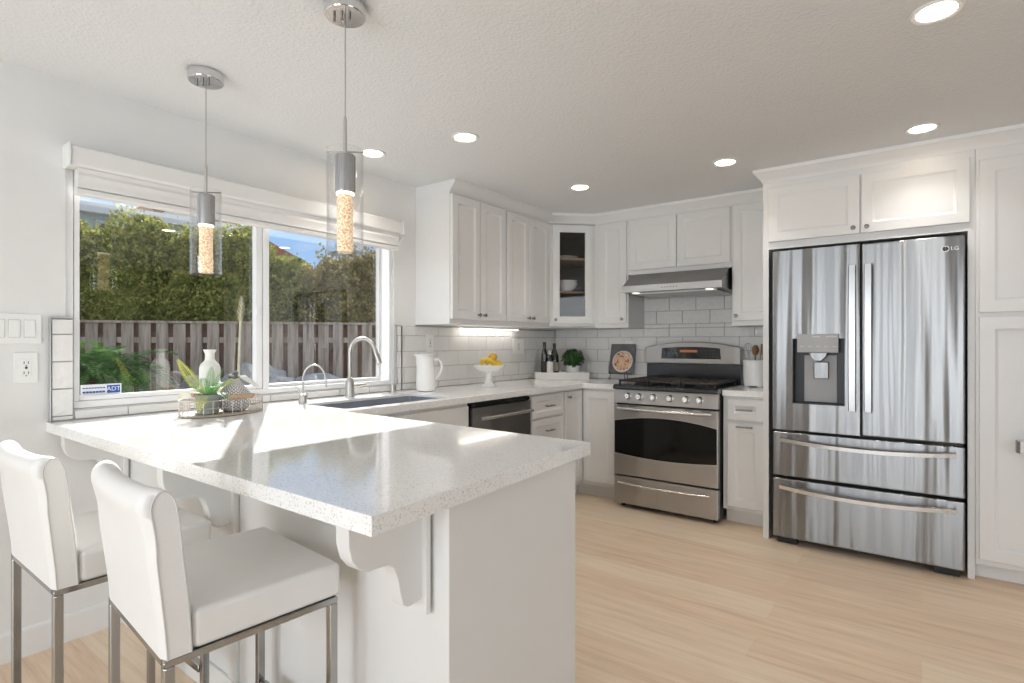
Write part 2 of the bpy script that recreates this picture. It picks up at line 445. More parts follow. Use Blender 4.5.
# window
win = struct_root('window_1', (XW, 0, 0))
f = nb(); FX0, FX1 = -.085, -.012
def ring_yz(bm, y0, y1, z0, z1, t, x0, x1, bev=.004):
    bx(bm, x0, x1, y0, y0 + t, z0, z1, bev); bx(bm, x0, x1, y1 - t, y1, z0, z1, bev)
    bx(bm, x0, x1, y0 + t, y1 - t, z0, z0 + t, bev); bx(bm, x0, x1, y0 + t, y1 - t, z1 - t, z1, bev)
ring_yz(f, WY0 + .001, WY1 - .001, WZ0 + .001, WZ1 - .001, .030, FX0, FX1)
bx(f, FX0, FX1 + .004, 1.578, 1.612, WZ0 + .03, WZ1 - .03, .004)
fr = obj('window_frame', f, M['vinyl'], win)
f = nb(); ring_yz(f, WY0 + .034, 1.576, WZ0 + .032, WZ1 - .032, .020, -.052, -.018, .003); bx(f, -.052, -.010, 1.540, 1.574, WZ0 + .034, WZ1 - .034, .004)
obj('sliding_sash', f, M['vinyl'], win)
f = nb(); ring_yz(f, 1.614, 2.420, WZ0 + .032, WZ1 - .032, .020, -.080, -.045, .003)
obj('fixed_sash', f, M['vinyl'], win)
f = nb(); bx(f, -.0515, -.049, WY0 + .05, 1.545, WZ0 + .05, WZ1 - .05); obj('glass_pane', f, M['glass'], win)
f = nb(); bx(f, -.0635, -.061, 1.63, 2.405, WZ0 + .05, WZ1 - .05); obj('glass_pane', f, M['glass'], win)
f = nb(); bx(f, -.010, .004, 1.535, 1.552, 1.38, 1.43, .004); obj('latch', f, M['vinyl'], win)

# shade over the window
sh = thing('window_shade', 'white cellular shade pulled up into its cassette above the kitchen window', 'window shade', (XW, .71, 1.84))
f = nb(); prism(f, [(.001, .118), (.075, .118), (.082, .128), (.082, .196), (.072, .204), (.001, .204)], .010, 1.785, 'xz', bev=.003); obj('cassette', f, M['shade'], sh)
for y in (-.002, 1.786): obj('end_cap', bx(nb(), .001, .088, y, y + .011, .112, .208, .004), M['plastic'], sh)
f = nb(); prism(f, [(.020, .036), (.044, .032), (.068, .039), (.062, .062), (.069, .086), (.060, .100), (.066, .117), (.02, .117)], .035, 1.765, 'xz', bev=.002); obj('gathered_fabric', f, M['shade'], sh)
f = nb(); prism(f, [(.022, .008), (.058, .008), (.064, .014), (.064, .032), (.022, .036)], .032, 1.768, 'xz', bev=.003); obj('bottom_rail', f, M['shade'], sh)
f = nb(); bx(f, .03, .055, 1.772, 1.792, .015, .105, .004, mtx=Matrix.Translation((0, 1.782, .06)) @ Matrix.Rotation(R(-30), 4, 'X') @ Matrix.Translation((0, -1.782, -.06))); obj('pull_tab', f, M['plastic'], sh)

# ---- tile backsplash
def tiles(bm, axis, base, u0, u1, zs, pitch, shift, z_lo, z_hi, cut=None):
    """rows of glazed tiles on a wall; axis 'y' = window wall (faces +X), 'x' = back wall (faces -Y)"""
    g = .0022
    for k in range(len(zs) - 1):
        za, zb = max(zs[k], z_lo), min(zs[k + 1], z_hi)
        if zb - za < .012: continue
        off = shift + (pitch / 2 if k % 2 else 0)
        a = u0 - ((u0 - off) % pitch)
        while a < u1:
            s, e = max(a, u0), min(a + pitch, u1); a += pitch
            if e - s < .01: continue
            if cut and cut(s, e, za, zb): continue
            if axis == 'y': bx(bm, base, base + .009, s + g, e - g, za + g, zb - g, .0016, 1)
            else: bx(bm, s + g, e - g, base - .009, base, za + g, zb - g, .0016, 1)
zs = [1.613 + .109 * k for k in range(-7, 3)]
t1 = struct_root('trim_1')
f = nb(); bx(f, XW, XW + .004, 2.497, YB, .915, 1.352); bx(f, XW, XW + .004, 2.68, YB, 1.352, 1.361); obj('grout_bed', f, M['grout'], t1)
f = nb(); tiles(f, 'y', XW + .004, 2.553, YB - .011, zs, .222, 2.679, .916, 1.351); tiles(f, 'y', XW + .004, 2.499, 2.545, zs, .222, 2.4, .916, 1.351); obj('glazed_tiles', f, M['tile'], t1)
f = nb(); bx(f, XW, XW + .016, 2.493, 2.497, .915, 1.354); bx(f, XW, XW + .016, 2.546, 2.551, .915, 1.352); bx(f, XW, XW + .016, 2.497, 2.546, 1.351, 1.354); obj('edge_strip', f, M['edge_metal'], t1)
t2 = struct_root('trim_2')
f = nb(); bx(f, XW + .012, -.805, YB - .004, YB, .915, 1.361); bx(f, -1.925, -1.11, YB - .004, YB, 1.361, 1.76); obj('grout_bed', f, M['grout'], t2)
f = nb(); tiles(f, 'x', YB - .004, XW + .014, -.806, zs, .2245, -1.699, .916, 1.3605); tiles(f, 'x', YB - .004, -1.924, -1.111, zs, .2245, -1.699, 1.3615, 1.759); obj('glazed_tiles', f, M['tile'], t2)
t3 = struct_root('trim_3')
f = nb(); bx(f, XW, XW + .004, .670, .746, .915, 1.335); bx(f, XW, XW + .004, .746, 2.492, .915, .955); obj('grout_bed', f, M['grout'], t3)
f = nb(); tiles(f, 'y', XW + .004, .672, .744, [.916, .934, 1.046, 1.158, 1.270, 1.334], 1.0, .3, .916, 1.334)
tiles(f, 'y', XW + .004, .749, 2.490, [.916, .9545], .222, .72, .916, .955); obj('glazed_tiles', f, M['tile'], t3)
f = nb(); bx(f, XW, XW + .017, .666, .670, .915, 1.338); bx(f, XW, XW + .017, .670, .746, 1.335, 1.338); obj('edge_strip', f, M['edge_metal'], t3)

# ------------------------------------------------------------------ cabinets
def shaker(bm, x0, x1, z0, z1, yf=-.020, stile=.055, hole=False):
    """raised frame and sunk centre panel facing -Y; front face at yf, back at 0"""
    t = nb()
    rings = [(0, 0.0), (0, yf + .003), (.003, yf), (stile, yf), (stile + .003, yf + .003), (stile + .009, yf + .005), (stile + .015, yf + .010)]
    if hole: rings = rings[:4] + [(stile + .004, yf + .004), (stile + .004, 0.0)]
    vr = []
    for i, y in rings:
        vr.append([t.verts.new(p) for p in ((x0 + i, y, z0 + i), (x1 - i, y, z0 + i), (x1 - i, y, z1 - i), (x0 + i, y, z1 - i))])
    for a, b_ in zip(vr, vr[1:]):
        for k in range(4): t.faces.new((a[k], a[(k + 1) % 4], b_[(k + 1) % 4], b_[k]))
    if hole:
        for k in range(4): t.faces.new((vr[-1][k], vr[-1][(k + 1) % 4], vr[0][(k + 1) % 4], vr[0][k]))
    else:
        t.faces.new(vr[-1]); t.faces.new(list(reversed(vr[0])))
    bmesh.ops.recalc_face_normals(t, faces=list(t.faces))
    merge(bm, t); return bm

def add_knob(parent, x, z, y=-.020):
    k = nb(); mt = Matrix.Translation((x, y, z)) @ Matrix.Rotation(R(90), 4, 'X')
    lathe(k, [(.0065, 0), (.005, .004), (.0045, .012), (.010, .016), (.0135, .021), (.012, .026), (.006, .028), (0, .0285)], 16, mtx=mt)
    return obj('knob', k, M['knob'], parent)

def add_pull(parent, x, z, ln, y=-.020):
    k = nb(); h = ln / 2
    tube(k, [(x - h, y - .026, z), (x + h, y - .026, z)], .0052, 10)
    for s in (-1, 1):
        tube(k, [(x + s * (h - .012), y, z), (x + s * (h - .012), y - .026, z)], .0045, 8)
    return obj('pull', k, M['knob'], parent)

def cabinet(name, label, loc, rz, w_, d, h, fronts, toe=0.0, body=True, cat='cabinet', group=None):
    t = thing(name, label, cat, loc, rz, group)
    if body:
        obj('cabinet_box', bx(nb(), 0, w_, 0, d, toe, h, .001, 1), M['cab'], t)
    if toe:
        obj('toe_kick', bx(nb(), .002, w_ - .002, .075, d - .01, 0, toe), M['trim'], t)
    for fd in fronts:
        bm = nb(); x0, x1, z0, z1 = fd['r']
        if fd.get('slab'): bx(bm, x0, x1, -.02, 0, z0, z1, .003)
        else: shaker(bm, x0, x1, z0, z1, stile=fd.get('stile', .055))
        o = obj(fd.get('n', 'door'), bm, M['cab'], t)
        for kx, kz in fd.get('knobs', ()): add_knob(o, kx, kz)
        for kx, kz, ln in fd.get('pulls', ()): add_pull(o, kx, kz, ln)
    return t

ZU = 1.3615; UT = 2.25
# wall cabinets on the window wall (they face +X)
UX = -2.517
cabinet('wall_cabinet', 'white two-door wall cabinet beside the window, above the white pitcher', (UX, 2.683, ZU), 90, .606, .325, UT - ZU,
        [dict(r=(.010, .299, .036, .870), knobs=[(.272, .070)]), dict(r=(.307, .596, .036, .870), knobs=[(.334, .070)])])
cabinet('wall_cabinet', 'white two-door wall cabinet between the window-side cabinet and the corner glass cabinet', (UX, 3.290, ZU), 90, .606, .325, UT - ZU,
        [dict(r=(.010, .299, .036, .870), knobs=[(.272, .070)]), dict(r=(.307, .596, .036, .870), knobs=[(.334, .070)])])
# diagonal corner cabinet with a glass door
CA, CBp = Vector((UX, 3.897)), Vector((-2.231, 4.183))
cc = thing('corner_cabinet', 'white diagonal corner wall cabinet with a glass door and dark interior', 'cabinet', (CA.x, CA.y, ZU), 45)
LW = (CBp - CA).length
Hc = UT - ZU
Minv = (Matrix.Translation((CA.x, CA.y, ZU)) @ Matrix.Rotation(R(45), 4, 'Z')).inverted()
def loc2(x, y):
    v = Minv @ Vector((x, y, ZU)); return (v.x, v.y)
pent = [loc2(*p) for p in ((CA.x, CA.y), (CBp.x, CBp.y), (CBp.x, YB - .014), (XW + .014, YB - .014), (XW + .014, CA.y))]
f = nb(); prism(f, pent, 0, .018); prism(f, pent, Hc - .02, Hc)
for i in (1, 2, 3, 4):
    a, b_ = Vector(pent[i]), Vector(pent[(i + 1) % 5]); d = (b_ - a).normalized(); n = Vector((-d.y, d.x)) * .014
    prism(f, [tuple(a), tuple(b_), tuple(b_ + n), tuple(a + n)], .018, Hc - .02)
obj('cabinet_box', f, M['cab'], cc)
f = nb(); ins = [Vector(p) for p in pent]
cen = sum(ins, Vector((0, 0))) / 5
for i in (1, 2, 3, 4):
    a = Vector(pent[i]); b_ = Vector(pent[(i + 1) % 5]); d = (b_ - a).normalized(); n = Vector((-d.y, d.x))
    prism(f, [tuple(a + n * .0145), tuple(b_ + n * .0145), tuple(b_ + n * .017), tuple(a + n * .017)], .019, Hc - .021)
inner = [tuple(cen + (p - cen) * .93) for p in ins]
prism(f, inner, .0185, .021); prism(f, inner, Hc - .024, Hc - .0205)
obj('interior_lining', f, M['cab_inside'], cc)
f = nb(); bx(f, 0, .035, 0, .018, 0, Hc); bx(f, LW - .035, LW, 0, .018, 0, Hc); bx(f, .035, LW - .035, 0, .018, 0, .036); bx(f, .035, LW - .035, 0, .018, Hc - .04, Hc); obj('face_frame', f, M['cab'], cc)
f = nb(); shaker(f, .030, LW - .030, .036, .870, stile=.058, hole=True); cd = obj('glass_door', f, M['cab'], cc)
f = nb(); bx(f, .090, LW - .090, -.009, -.006, .096, .810); obj('glass_pane', f, M['glass_door'], cd)
add_knob(cd, .052, .070)
shelf_z = (.298, .582)
for z in shelf_z:
    f = nb(); prism(f, [tuple(cen + (p - cen) * .90 + Vector((0, .012))) for p in ins], z, z + .018); obj('shelf', f, M['shelf_wood'], cc)
# dishes in the glass cabinet
def corner_pt(x, y, z):
    v = Minv.inverted() @ Vector((x, y, z)); return v
def dish(kind, label, lx, ly, lz, r, group=None):
    f = nb()
    if kind == 'bowl': lathe(f, [(r * .35, 0), (r * .42, .004), (r * .80, r * .35), (r, r * .72), (r * .97, r * .72), (r * .76, r * .38), (0, r * .12)], 28)
    else: lathe(f, [(r * .5, 0), (r * .6, .003), (r, .014), (r, .017), (r * .6, .007), (0, .006)], 28)
    o = obj(kind, f, M['ceramic']); p = corner_pt(lx, ly, lz); o.location = p
    tag(o, label, kind, group); return o
dish('plate', 'white plate on the top shelf of the corner glass cabinet', .175, .14, .601, .115)
dish('bowl', 'white bowl on the middle shelf of the corner glass cabinet, lower of two stacked', .185, .13, .317, .100)
dish('bowl', 'white bowl nested on top of the lower bowl in the corner glass cabinet', .188, .132, .345, .094)
dish('plate', 'white plate on the bottom of the corner glass cabinet', .19, .13, .0225, .12)

# wall cabinets on the back wall (they face -Y)
UY = 4.183
cabinet('wall_cabinet', 'white narrow single-door wall cabinet left of the range hood', (-2.230, UY, ZU), 0, .305, YB - UY, UT - ZU,
        [dict(r=(.048, .292, .036, .870), knobs=[(.262, .070)])])
cabinet('wall_cabinet', 'white low two-door wall cabinet directly above the steel range hood', (-1.924, UY, 1.790), 0, .814, YB - UY, UT - 1.790,
        [dict(r=(.010, .403, .034, .441)), dict(r=(.411, .804, .034, .441))])
cabinet('wall_cabinet', 'white narrow single-door wall cabinet between the range hood and refrigerator', (-1.109, UY, ZU), 0, .303, YB - UY, UT - ZU,
        [dict(r=(.010, .290, .036, .870), knobs=[(.036, .070)])])
# refrigerator surround
YF = 3.745
fc = cabinet('refrigerator_cabinet', 'white two-door cabinet and side panels boxed around the steel refrigerator', (-.805, YF, 0), 0, 1.03, YB - YF, UT, [], body=False)
obj('cabinet_box', bx(nb(), 0, 1.03, 0, YB - YF - .001, 1.822, UT, .001, 1), M['cab'], fc)
obj('side_panel', bx(nb(), 0, .034, 0, YB - YF - .001, 0, 1.822, .001, 1), M['cab'], fc)
obj('side_panel', bx(nb(), 1.00, 1.03, 0, YB - YF - .001, 0, 1.822, .001, 1), M['cab'], fc)
for x0, x1, kx in ((.036, .520, .490), (.528, 1.010, .556)):
    f = nb(); shaker(f, x0, x1, 1.866, 2.205); o = obj('door', f, M['cab'], fc); add_knob(o, kx, 1.898)
pty = cabinet('pantry_cabinet', 'tall white pantry cabinet at the right of the refrigerator', (.226, YF - .002, 0), 0, .62, YB - YF, UT,
        [dict(r=(.014, .606, 1.392, 2.180), stile=.062), dict(r=(.014, .606, .115, 1.370), stile=.062, pulls=[])], toe=.085)
pdoor = [c for c in pty.children if c.name.startswith('door')][-1]
f = nb(); prism(f, [(.152, -.020), (.152, -.062), (.166, -.076), (.330, -.076), (.344, -.062), (.344, -.020), (.338, -.020), (.338, -.060), (.327, -.070), (.169, -.070), (.158, -.060), (.158, -.020)], .690, .748, 'xy', bev=.001)
obj('pull', f, M['nickel'], pdoor)

# crown mouldings
def crown(name, pts, proj=.055):
    """pts: polyline of the cabinet fronts (seen from the room side, left to right)"""
    prof = [(0.0, UT - .006), (.006, UT - .006), (.010, UT + .012), (.020, UT + .020), (.040, UT + .048), (.048, UT + .052), (.050, UT + .066), (.052, ZC - .001), (0.0, ZC - .001)]
    bm = nb(); rows = []
    n = len(pts)
    for i, p in enumerate(pts):
        p = Vector(p)
        d0 = (p - Vector(pts[i - 1])).normalized() if i else None
        d1 = (Vector(pts[i + 1]) - p).normalized() if i < n - 1 else None
        nn = []
        for d in (d0, d1):
            if d is not None: nn.append(Vector((d.y, -d.x)))
        if len(nn) == 2:
            m = (nn[0] + nn[1]).normalized(); k = 1 / max(.3, m.dot(nn[0]))
        else: m, k = nn[0], 1
        rows.append([bm.verts.new((p.x + m.x * k * a, p.y + m.y * k * a, z)) for a, z in prof])
    for a, b_ in zip(rows, rows[1:]):
        for q in range(len(prof)): bm.faces.new((a[q], a[(q + 1) % len(prof)], b_[(q + 1) % len(prof)], b_[q]))
    bm.faces.new(rows[0]); bm.faces.new(list(reversed(rows[-1])))
    bmesh.ops.recalc_face_normals(bm, faces=list(bm.faces))
    return struct(name, bm, M['trim'])
crown('trim_4', [(UX, 2.684), (UX, 3.897), (-2.231, UY), (-.807, UY)])
crown('trim_5', [(-.805, UY - .06), (-.805, YF), (.85, YF)])
f = nb(); prism(f, [(XW + .001, 2.685), (UX - .001, 2.685), (UX - .001, 3.897), (-2.232, UY + .001), (-.80, UY + .001), (-.80, YF + .003), (.84, YF + .003), (.84, YB - .001), (XW + .001, YB - .001)], UT + .0005, ZC - .0015)
struct('trim_6', f, M['trim'])

# ------------------------------------------------------------------ base cabinets
BX = -2.203
CT0, CT1 = .874, .914
# peninsula
PX = -.870
pn = thing('peninsula_cabinet', 'white peninsula base holding up the breakfast counter, with scrolled corbels', 'peninsula', (XW, .93, 0))
f = nb(); bx(f, .001, PX - XW - .018, .012, .56, 0, CT0 - .001, .001, 1); obj('cabinet_box', f, M['cab'], pn)
f = nb(); bx(f, PX - XW - .018, PX - XW, -.004, .572, 0, CT0 - .001, .0015, 1); obj('end_panel', f, M['cab'], pn)
f = nb(); bx(f, .001, PX - XW - .02, 0, .012, 0, CT0 - .001); obj('back_panel', f, M['cab'], pn)
for x in (.035, .985):
    f = nb(); bx(f, x - .03, x + .03, -.010, 0, .10, CT0 - .002, .001, 1); obj('batten', f, M['cab'], pn)
f = nb(); bx(f, .004, PX - XW - .0, -.014, 0, 0, .10, .004); obj('base_rail', f, M['trim'], pn)
cprof = [(-.012, .873), (-.232, .873), (-.230, .815), (-.222, .785), (-.205, .763), (-.180, .749), (-.150, .748), (-.128, .748), (-.110, .735), (-.098, .705), (-.090, .665), (-.082, .642), (-.066, .632), (-.045, .634), (-.012, .640)]
for x in (.045, .985, 1.885):
    f = nb(); prism(f, cprof, x - .022, x + .022, 'yz', bev=.004); c = obj('corbel', f, M['cab'], pn)
    f = nb(); bx(f, x - .036, x + .036, -.026, -.010, .600, .873, .003); obj('corbel_plate', f, M['cab'], c)
# sink base
skc = cabinet('sink_cabinet', 'white sink base cabinet with a plain top rail under the sink', (BX, 1.51, 0), 90, .995, .62, CT0 - .002,
        [dict(r=(.16, .985, .715, .855), slab=True, n='false_front'), dict(r=(.16, .567, .125, .700)), dict(r=(.575, .985, .125, .700))], toe=.10, body=False)
f = nb(); H_ = CT0 - .002
bx(f, 0, .995, 0, .018, .10, H_); bx(f, 0, .018, .018, .62, .10, H_); bx(f, .977, .995, .018, .62, .10, H_); bx(f, .018, .977, .602, .62, .10, H_); bx(f, .018, .977, .018, .602, .10, .118)
obj('cabinet_box', f, M['cab'], skc)
# drawer cabinet
cabinet('drawer_cabinet', 'white three-drawer base cabinet between the dishwasher and corner', (BX, 3.150, 0), 90, .455, .62, CT0 - .002,
        [dict(r=(.018, .440, .700, .858), n='drawer', stile=.04, pulls=[(.229, .778, .10)]), dict(r=(.018, .440, .420, .685), n='drawer', stile=.045, pulls=[(.229, .600, .10)]),
         dict(r=(.018, .440, .125, .405), n='drawer', stile=.045, pulls=[(.229, .32, .10)])], toe=.10)
# corner base with two hinged leaves
cb = thing('corner_cabinet', 'white inside-corner base cabinet with a folding pair of doors beside the range', 'cabinet', (BX, 3.903, 0))
f = nb(); prism(f, [(0, 0), (0, -.296), (-.62, -.296), (-.62, .595), (.318, .595), (.318, 0)], .10, CT0 - .002); obj('cabinet_box', f, M['cab'], cb)
f = nb(); prism(f, [(-.075, .075), (-.075, -.296), (-.6, -.296), (-.6, .58), (.318, .58), (.318, .075)], 0, .10); obj('toe_kick', f, M['trim'], cb)
f = nb(); shaker(f, .024, .300, .135, .858); obj('door', f, M['cab'], cb)
f = nb(); shaker(f, -.285, -.024, .135, .858, stile=.05); f.transform(Matrix.Rotation(R(90), 4, 'Z')); o = obj('door', f, M['cab'], cb)
k = nb(); lathe(k, [(.0065, 0), (.005, .004), (.0045, .012), (.010, .016), (.0135, .021), (.012, .026), (.006, .028), (0, .0285)], 16, mtx=Matrix.Translation((.020, -.245, .820)) @ Matrix.Rotation(R(90), 4, 'Y'))
obj('knob', k, M['knob'], o)
# right base
cabinet('drawer_cabinet', 'white narrow base cabinet between the range and refrigerator, drawer over door', (-1.092, 3.900, 0), 0, .285, .60, CT0 - .002,
        [dict(r=(.030, .262, .712, .858), n='drawer', stile=.045, pulls=[(.146, .786, .105)]), dict(r=(.030, .262, .125, .695), pulls=[(.146, .672, .105)])], toe=.10)

# countertops
ct_out = [(XW + .001, .658), (-.815, .660), (-.856, 1.574), (-2.172, 1.606), (-2.172, 3.872), (-1.870, 3.872), (-1.870, YB - .001), (XW + .001, YB - .001)]
SK = (-2.60, -2.245, 1.665, 2.405)
def rrect(x0, x1, y0, y1, r, n=4):
    return arc(x1 - r, y1 - r, r, 0, 90, n) + arc(x0 + r, y1 - r, r, 90, 180, n) + arc(x0 + r, y0 + r, r, 180, 270, n) + arc(x1 - r, y0 + r, r, 270, 360, n)
f = nb(); prism(f, ct_out, CT0, CT1, 'xy', holes=[rrect(*SK, .03)], bev=.0025)
tag(obj('countertop', f, M['quartz']), 'white speckled quartz countertop of the peninsula and sink run', 'countertop')
f = nb(); prism(f, [(-1.093, 3.872), (-.808, 3.872), (-.808, YB - .001), (-1.093, YB - .001)], CT0, CT1, 'xy', bev=.0025)
tag(obj('countertop', f, M['quartz']), 'short white quartz countertop between range and refrigerator, under the utensil crock', 'countertop')

# sink
f = nb(); o_ = rrect(SK[0] + .003, SK[1] - .003, SK[2] + .003, SK[3] - .003, .028)
t = nb(); levels = [(0, CT1 - .013), (0, .70), (.02, .685)]
rings = []
for inset, z in levels:
    rings.append([t.verts.new((x + (inset if x < -2.42 else -inset), y + (inset if y < 2.03 else -inset), z)) for x, y in o_])
for a, b_ in zip(rings, rings[1:]):
    for q in range(len(o_)): t.faces.new((a[q], b_[q], b_[(q + 1) % len(o_)], a[(q + 1) % len(o_)]))
t.faces.new(rings[-1]); bmesh.ops.recalc_face_normals(t, faces=list(t.faces)); merge(f, t)
si = thing('sink', 'dark grey undermount single-bowl sink below the window', 'sink', (0, 0, 0))
so = obj('bowl', f, M['sink'], si)
md = so.modifiers.new('thick', 'SOLIDIFY'); md.thickness = .002; md.offset = -1
f = nb(); lathe(f, [(.045, .687), (.045, .690), (.036, .691), (.02, .6885), (0, .6885)], 20, (-2.42, 2.03, 0)); obj('drain', f, M['nickel'], si)

# faucets
fa = thing('faucet', 'brushed nickel gooseneck kitchen faucet standing behind the sink', 'faucet', (-2.725, 2.045, CT1))
f = nb(); lathe(f, [(.030, 0), (.030, .004), (.027, .012), (.0255, .060), (.0245, .085), (.019, .105), (.013, .118)], 24); obj('body', f, M['nickel'], fa)
path = [(0, 0, .11), (0, 0, .22)]
for k in range(0, 13):
    a = PI - k * (PI * .92) / 12; path.append((.078 + .078 * math.cos(a), .030 + .030 * math.cos(a), .262 + .086 * math.sin(a)))
f = nb(); tube(f, path, .0115, 14); obj('spout', f, M['nickel'], fa)
e = Vector(path[-1]); dd = (Vector(path[-1]) - Vector(path[-2])).normalized()
f = nb(); tube(f, [e - dd * .005, e + dd * .02, e + dd * .085, e + dd * .09], [.0125, .0145, .0165, .014], 14); obj('spray_head', f, M['nickel'], fa)
f = nb(); tube(f, [(.01, .022, .066), (.02, .040, .067), (.035, .095, .072)], [.013, .012, .006], 10); obj('handle', f, M['nickel'], fa)
fl = thing('filter_faucet', 'slim drinking water tap with thin gooseneck at left of the sink', 'faucet', (-2.655, 1.690, CT1))
f = nb(); lathe(f, [(.022, 0), (.022, .003), (.020, .010), (.020, .040), (.017, .046), (.006, .050)], 20); obj('body', f, M['nickel'], fl)
path = [(0, 0, .045), (0, .004, .08)]
for k in range(0, 11):
    a = PI - k * PI / 10; path.append((.050 + .050 * math.cos(a), .036 + .036 * math.cos(a), .120 + .085 * math.sin(a)))
path.append((.102, .074, .085))
f = nb(); tube(f, path, .0052, 10); obj('spout', f, M['nickel'], fl)
f = nb(); tube(f, [(-.004, -.010, .046), (-.010, -.020, .075), (-.018, -.034, .092)], [.005, .0045, .003], 8); obj('lever', f, M['nickel'], fl)
f = nb(); lathe(f, [(.0185, 0), (.0185, .003), (.016, .008), (.016, .050), (.013, .055), (0, .055)], 20)
o = tag(obj('air_gap', f, M['nickel']), 'short nickel cylinder air gap at the right end of the sink ledge', 'sink fitting'); o.location = (-2.775, 2.42, CT1)

# ------------------------------------------------------------------ dishwasher
dw = thing('dishwasher', 'stainless dishwasher with bar handle below the fruit stand', 'dishwasher', (BX, 2.510, 0), 90)
f = nb(); bx(f, .004, .632, .0, .56, .10, .868); obj('tub', f, M['black'], dw)
f = nb(); bx(f, .010, .626, -.030, -.001, .115, .838, .004); dd_ = obj('door', f, M['steel_dark'], dw)
f = nb(); bx(f, .010, .626, -.022, -.001, .841, .866, .003); obj('control_strip', f, M['blackglass'], dw)
f = nb(); tube(f, [(.05, -.075, .775), (.586, -.075, .775)], .0115, 12)
for x in (.075, .561): tube(f, [(x, -.03, .775), (x, -.075, .775)], .008, 8)
obj('handle', f, M['bar'], dd_)
f = nb(); bx(f, .004, .632, .05, .07, .0, .10); obj('toe_kick', f, M['black'], dw)

# ------------------------------------------------------------------ range
RX0, RX1, RY = -1.865, -1.098, 3.800
rw = RX1 - RX0
rg = thing('gas_range', 'stainless freestanding gas range with black cooktop and arched oven window', 'range', (RX0, RY, 0))
f = nb(); bx(f, .004, rw - .004, .035, .69, .03, .885, .002); obj('oven_body', f, M['black'], rg)
for x in (.04, rw - .04):
    for y in (.08, .6): obj('foot', lathe(nb(), [(.016, 0), (.016, .035)], 12, (x, y, 0)), M['black'], rg)
f = nb(); bx(f, .0, rw, .0, .04, .034, .238, .006); dr = obj('drawer', f, M['steel'], rg)
def bowed(bm, x0, x1, z, y, drop, r, sq=False, n=14, out=.0):
    pts = []
    for k in range(n + 1):
        s = k / n; q = 1 - (2 * s - 1) ** 2
        pts.append((x0 + (x1 - x0) * s, y - out * q, z - drop * q))
    tube(bm, pts, r, 10, square=sq)
f = nb(); bowed(f, .045, rw - .045, .197, -.030, .010, .0075)
for x in (.06, rw - .06): tube(f, [(x, .0, .195), (x, -.030, .195)], .006, 8)
obj('handle', f, M['bar'], dr)
f = nb(); bx(f, .0, rw, -.004, .036, .250, .772, .006); od = obj('oven_door', f, M['steel'], rg)
top = [(x / 20 * (rw - .016) + .008, .652 + .040 * (1 - (2 * x / 20 - 1) ** 2)) for x in range(21)]
bot = [(x / 20 * (rw - .016) + .008, .412 - .022 * (1 - (2 * x / 20 - 1) ** 2)) for x in range(21)]
f = nb(); prism(f, bot + list(reversed(top)), -.008, .0, 'xz', bev=.0015); obj('oven_window', f, M['blackglass'], od)
f = nb(); tube(f, [(x, -.009, z - .004) for x, z in bot], .004, 8); tube(f, [(x, -.009, z + .003) for x, z in top], .003, 8); obj('window_trim', f, M['steel_bright'], od)
f = nb(); bowed(f, .050, rw - .030, .752, -.048, .004, .0115, out=.012)
for x in (.075, rw - .06): tube(f, [(x, -.003, .745), (x, -.048, .752)], .008, 8)
obj('handle', f, M['bar'], od)
for x in (.07, .15, rw - .20, rw - .08): obj('vent_slot', bx(nb(), x - .03, x + .03, -.0055, -.003, .762, .767), M['slot'], od)
f = nb(); prism(f, [(-.006, .786), (.036, .786), (.036, .886), (.006, .886)], .0, rw, 'yz', bev=.003); cp = obj('control_panel', f, M['steel'], rg)
for x in (.114, .201, .311, .434, .548, .643):
    k = nb(); mt = Matrix.Translation((x, -.001, .838)) @ Matrix.Rotation(R(83), 4, 'X')
    lathe(k, [(.027, 0), (.027, .004), (.022, .008), (.020, .026), (.017, .030), (0, .031)], 24, mtx=mt)
    bx(k, -.0045, .0045, -.020, .020, .028, .040, .002, mtx=mt)
    obj('knob', k, M['bar'], cp)
f = nb(); prism(f, [(-.022, .896), (-.010, .889), (.60, .889), (.60, .920), (.0, .924), (-.018, .914)], -.002, rw + .002, 'yz', bev=.003); obj('cooktop', f, M['enamel'], rg)
burn = [(.15, .15), (.15, .42), (.385, .285), (.615, .15), (.615, .42)]
for x, y in burn:
    b_ = nb(); lathe(b_, [(.055, .921), (.055, .926), (.040, .928), (.038, .938), (.030, .943), (0, .944)], 24, (x, y, 0)); obj('burner', b_, M['iron'], rg)
for gx0, gx1 in ((.020, .262), (.264, .503), (.505, rw - .020)):
    g = nb(); z0, z1 = .944, .958
    for y in (.03, .165, .285, .405, .545): bx(g, gx0 + .004, gx1 - .004, y - .006, y + .006, z0, z1, .003, 1)
    for x in (gx0 + .008, (gx0 + gx1) / 2, gx1 - .008): bx(g, x - .006, x + .006, .025, .555, z0, z1, .003, 1)
    for x in (gx0 + .06, gx1 - .06):
        for y in (.10, .225, .345, .475): bx(g, x - .028, x + .028, y - .005, y + .005, z0, z1 + .003, .003, 1)
    for x in (gx0 + .012, gx1 - .012):
        for y in (.035, .54): bx(g, x - .007, x + .007, y - .007, y + .007, .9205, z1, .002, 1)
    obj('grate', g, M['iron'], rg)
f = nb(); bx(f, .004, rw - .004, .605, .685, .905, 1.075, .004); obj('backguard_base', f, M['enamel'], rg)
bgt = [(x / 16 * rw, 1.200 + .045 * (1 - (2 * x / 16 - 1) ** 2)) for x in range(17)]
f = nb(); prism(f, [(0, 1.066), (rw, 1.066)] + list(reversed(bgt)), .575, .685, 'xz', bev=.010, seg=3); bg = obj('backguard', f, M['steel'], rg)
f = nb(); d_top = [(.150 + x / 10 * .465, 1.193 + .012 * (1 - (2 * x / 10 - 1) ** 2)) for x in range(11)]
